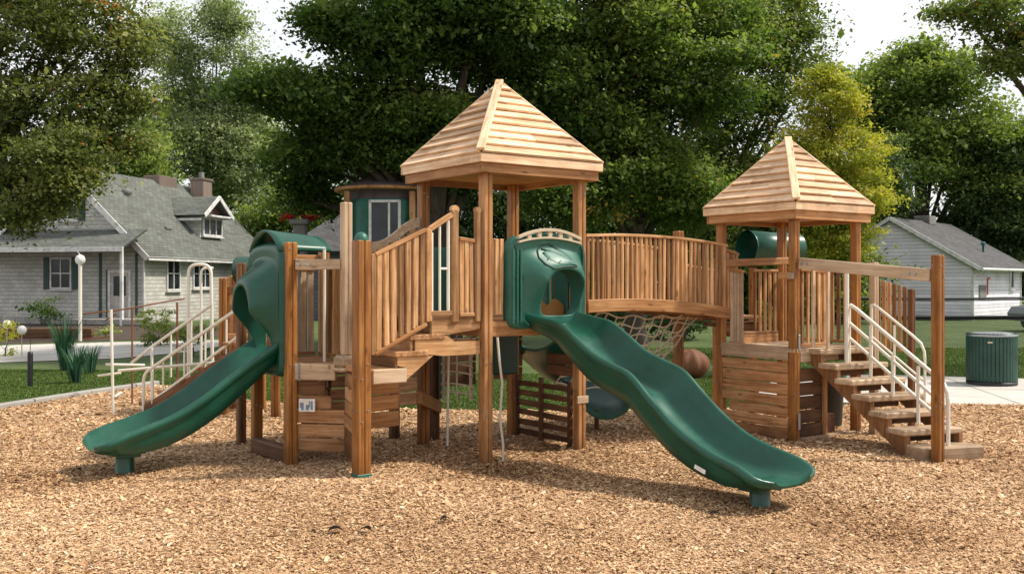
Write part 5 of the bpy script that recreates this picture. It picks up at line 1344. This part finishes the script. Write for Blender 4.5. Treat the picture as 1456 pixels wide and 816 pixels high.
for i,(px,d,h,lab) in enumerate(((108,17.6,.72,'tall strappy blue-green plant at the lawn edge'),(92,20,1.25,'tall blue-green leafy plant beside the white pole'),(128,19.5,.6,'short strappy plant right of the tall strappy one'))):
    p = gx(px,d); mb = MB(); r = random.Random(i)
    for k in range(80):
        a = r.uniform(0,2*PI); ln = h*r.uniform(.5,1); o_ = V((math.cos(a),math.sin(a),0)); w_ = V((-o_.y,o_.x,0))*r.uniform(.008,.02); b0 = p+o_*r.uniform(0,.12); 
        q = [b0, b0+o_*ln*.12+UP*ln*.6, b0+o_*ln*.36+UP*ln]
        mb.add([q[0]-w_*.5,q[0]+w_*.5,q[1]+w_,q[1]-w_,q[2]],[[0,1,2,3],[3,2,4]],None,r.random())
    tag(mb.build('garden_plant', LF_BLUE), lab, 'plant')
v,rn = leaf_cloud(np.array([[SPt.x+dx,SPt.y-.1,3.56+abs(dx)*-.05,.5] for dx in (-.42,-.32,-.22,.2,.3,.4)]),26,.07,.07,77); raw_mesh('flowers', v, np.arange(len(v)).reshape(-1,4), None, rn, LF_PETAL, SP)

# ------------------------------------------------------------------ street furniture and small things
# large green slatted bin at right
TB = ground(1410,545); TBh = (545-472)/F*TB.y
tb = thing('litter_bin', TB, 'large dark green round slatted bin on the concrete path', 'bin')
mb = MB(); n=40; R_=.405
for i in range(n):
    a = 2*PI*(i+.5)/n; c = TB+V((R_*math.cos(a),R_*math.sin(a),.05+TBh*.47)); d = V((-math.sin(a),math.cos(a),0)); mb.box(c,(2*PI*R_/n-.006,.02,TBh*.92),(d,d.cross(UP),UP),.004)
mb.build('slats', P_DGREEN, tb)
mb = MB(); mb.lathe(TB,[(R_+.012,.0),(R_+.012,.05),(R_-.04,.055)],36); mb.build('base_ring', BLACKMETAL, tb)
mb = MB(); mb.lathe(TB+UP*(TBh*.93),[(R_-.03,-.03),(R_+.012,0),(R_+.015,.03),(R_*.7,.055),(R_*.55,.06),(.02,.065)],36); mb.build('lid', STEEL, tb)
mb = MB(); mb.box(TB+V((-.20,-R_*.885,TBh*.82)),(.08,.015,.03),(V((.9,-.44,0)).normalized(),V((.44,.9,0)).normalized(),UP),.002); mb.build('plate', P_TAN, tb)
# black bin under the small tower
bb = V((3.92,12.2,0)); bt = thing('waste_bin', bb, 'black waste bin with green lid behind the small tower', 'bin')
mb = MB(); mb.lathe(bb,[(.15,0),(.16,.02),(.19,.58),(.205,.6),(.205,.63)],18); mb.build('body', P_BLACK, bt)
mb = MB(); mb.lathe(bb+UP*.62,[(.215,0),(.22,.03),(.19,.08),(.10,.12),(.02,.13)],18); mb.build('lid', P_GREEN, bt)
# rust boulder under the net
rb_ = gx(982,18.6); mb = MB(); secs=[]
for i in range(13):
    th = PI*i/12; secs.append([rb_+V((math.sin(th)*math.cos(a)*(.34+.03*math.cos(9*a)),math.sin(th)*math.sin(a)*(.30+.03*math.cos(9*a)),.24-.27*math.cos(th)+.02*math.sin(3*a))) for a in [2*PI*j/40 for j in range(40)]])
mb.loft(secs); tag(mb.build('play_boulder', P_RUST), 'rust-brown ribbed rounded boulder on the grass beyond the rope net', 'boulder')
# bollard, globes, lamp
p = ground(43,548); mb = MB(); mb.lathe(p-UP*.02,[(.045,0),(.045,.56),(.038,.6),(.01,.61)],12); mb.tube([p+UP*.6,p+V((0,0,1.1))],.006,6); tag(mb.build('bollard', BLACKMETAL), 'slim black bollard on the lawn at the left', 'bollard')
for px,py,dd,lab in ((31,469,24,'white globe ornament on a thin stake beside the path'),(10,461,26,'white globe ornament partly behind the yellow-green bush')):
    p = gx(px,dd); c = at(px,py,dd); G_ = thing('garden_globe', p, lab, 'ornament', 'white garden globes')
    mb = MB(); r_=.11; mb.lathe(c-UP*r_,[(r_*math.sin(PI*i/10)+.001,r_-r_*math.cos(PI*i/10)) for i in range(11)],18); mb.build('globe', P_WHITE, G_)
    mb = MB(); mb.tube([p-UP*.05,c-UP*r_*.9],.012,6); mb.build('stake', STEEL, G_)
p = gx(114,30); LP = thing('lamp_post', p, 'cream pole with a white lamp head in front of the grey house', 'lamp post')
mb = MB(); mb.tube([p-UP*.05,V((p.x,p.y,2.35))],.055,10); mb.build('pole', PIPE, LP)
mb = MB(); c = V((p.x,p.y,2.45)); mb.lathe(c-UP*.14,[(.06,0),(.13,.06),(.15,.16),(.11,.26),(.03,.30)],14); mb.build('lamp_head', P_WHITE, LP)
mb = MB(); mb.tube([V((p.x,p.y,2.6)),V((p.x-.2,p.y,2.85)),V((p.x-.35,p.y,2.8))],.015,6); mb.build_each('bracket', STEEL, LP)
# timber edging of the garden bed
mb = MB(); 
for k,z in enumerate((.1,.27)): mb.beam(gx(-40,30.5)+UP*z,gx(132,30.5)+UP*z,.16,.16,.015)
tag(mb.build('timber_edging', W_DARK), 'low timber edging along the garden bed by the grey house', 'edging')
# fence at right
FD = 27.0
fe = thing('chain_fence', V((11,FD,0)), 'chain link fence with black rails across the lawn at the right', 'fence')
xa, xb = gx(1195,FD).x, gx(1500,FD).x
mb = MB()
for z,r_ in ((1.34,.03),(1.29,.014),(.83,.036),(.77,.024)): mb.tube([V((xa,FD,z)),V(((xa+xb)/2,FD,z-.015)),V((xb,FD,z+.01))],r_,8)
mb.build_each('rail', BLACKMETAL, fe)
k = 0; x = xa+.2
while x < xb:
    mb = MB(); mb.tube([V((x,FD,-.05)),V((x,FD,1.42))],.028,8); mb.lathe(V((x,FD,1.42)),[(.034,0),(.02,.04),(.004,.05)],8); mb.build('post', BLACKMETAL, fe); x += 2.45
def chain():
    vs=[];h=.78;st=.075
    xs = np.arange(xa-h, xb, st)
    P0=[];P1_=[]
    for x_ in xs:
        for s_ in (1,-1):
            a_ = np.array([x_ if s_ == 1 else x_+h, FD, .0]); b_ = np.array([x_+h if s_ == 1 else x_, FD, h]); P0.append(a_);P1_.append(b_)
    P0=np.array(P0);P1_=np.array(P1_); d=(P1_-P0)/np.linalg.norm(P1_-P0,axis=1)[:,None]; n_=np.stack([-d[:,2],d[:,1]*0,d[:,0]],1)*.0032
    yv=np.array([0,.004,0])
    v=np.stack([P0-n_,P0+n_,P1_+n_,P1_-n_],1).reshape(-1,3); return v
v = chain(); raw_mesh('chain_mesh', v, np.arange(len(v)).reshape(-1,4), v, np.full(len(v),.5), WIRE, fe)
# parked car at the right edge beyond the fence
cp = gx(1532,36); CR = thing('parked_car', cp, 'dark grey car with pale roof parked at the right edge beyond the fence', 'car')
pf_ = [(-2.1,.35),(-2.15,.62),(-2.0,.85),(-1.3,.95),(-.75,1.38),(.55,1.42),(1.25,1.0),(2.0,.9),(2.15,.6),(2.1,.32)]
mb = MB(); secs=[]
for s_,y in ((.82,-.88),(1,-.84),(1,.84),(.82,.88)): secs.append([cp+V((x*(.98 if s_ < 1 else 1),y,.2+(z-.2)*(.97 if s_ < 1 else 1))) for x,z in pf_])
mb.loft(secs,True,False,True); mb.build('body', CARPAINT, CR)
mb = MB(); mb.prism([cp+V((-.98,-.892,.97)),cp+V((-.68,-.892,1.28)),cp+V((.5,-.892,1.31)),cp+V((.98,-.892,1.0))],V((0,-.012,0))); mb.build('window', GLASS, CR)
mb = MB(); mb.box(cp+V((-.1,0,1.42)),(1.2,1.5,.04),None,.015); mb.build('roof_panel', P_WHITE, CR)
for x in (-1.3,1.3):
    for y in (-.82,.82):
        mb = MB(); c=cp+V((x,y,.31)); mb.tube([c-V((0,.1,0)),c+V((0,.1,0))],.31,20); wo=mb.build('wheel', P_BLACK, CR); mb=MB(); mb.tube([c-V((0,.112,0)),c+V((0,.112,0))],.18,14); mb.build('rim', STEEL, wo)
# dark bits lying on the chips
for i,(px,py,s_,lab) in enumerate(((477,766,.085,'leftmost dark curled leaf on the wood chips'),(520,764,.07,'dark curled leaf just right of the leftmost one'),(633,748,.065,'small dark curled leaf below the tall tower'),(1016,742,.07,'dark leaf lying near the foot of the long slide'),(110,678,.07,'dark leaf beside the left slide foot'))):
    c = ground(px,py); c.z = float(hgt(c.x,c.y))+.035; s_ *= 1.25; r=random.Random(i); a=r.uniform(-.5,.5); ax=V((math.cos(a),math.sin(a),0)); bx_=V((-ax.y,ax.x,0)); mb=MB(); secs=[]
    for k in range(9):
        t=k/8; w_=math.sin(PI*min(.98,max(.03,t)))**.8*s_*.38; secs.append([c+ax*(t-.5)*s_+bx_*w_*q+UP*(.35*abs(q)**1.6*w_+.012*math.sin(t*3)) for q in (-1,-.5,0,.5,1)])
    mb.loft(secs,False); tag(mb.build('fallen_leaf', DEADLEAF), lab, 'leaf', 'dark leaves on the wood chips')

print('LEAVES', LEAVES[0])
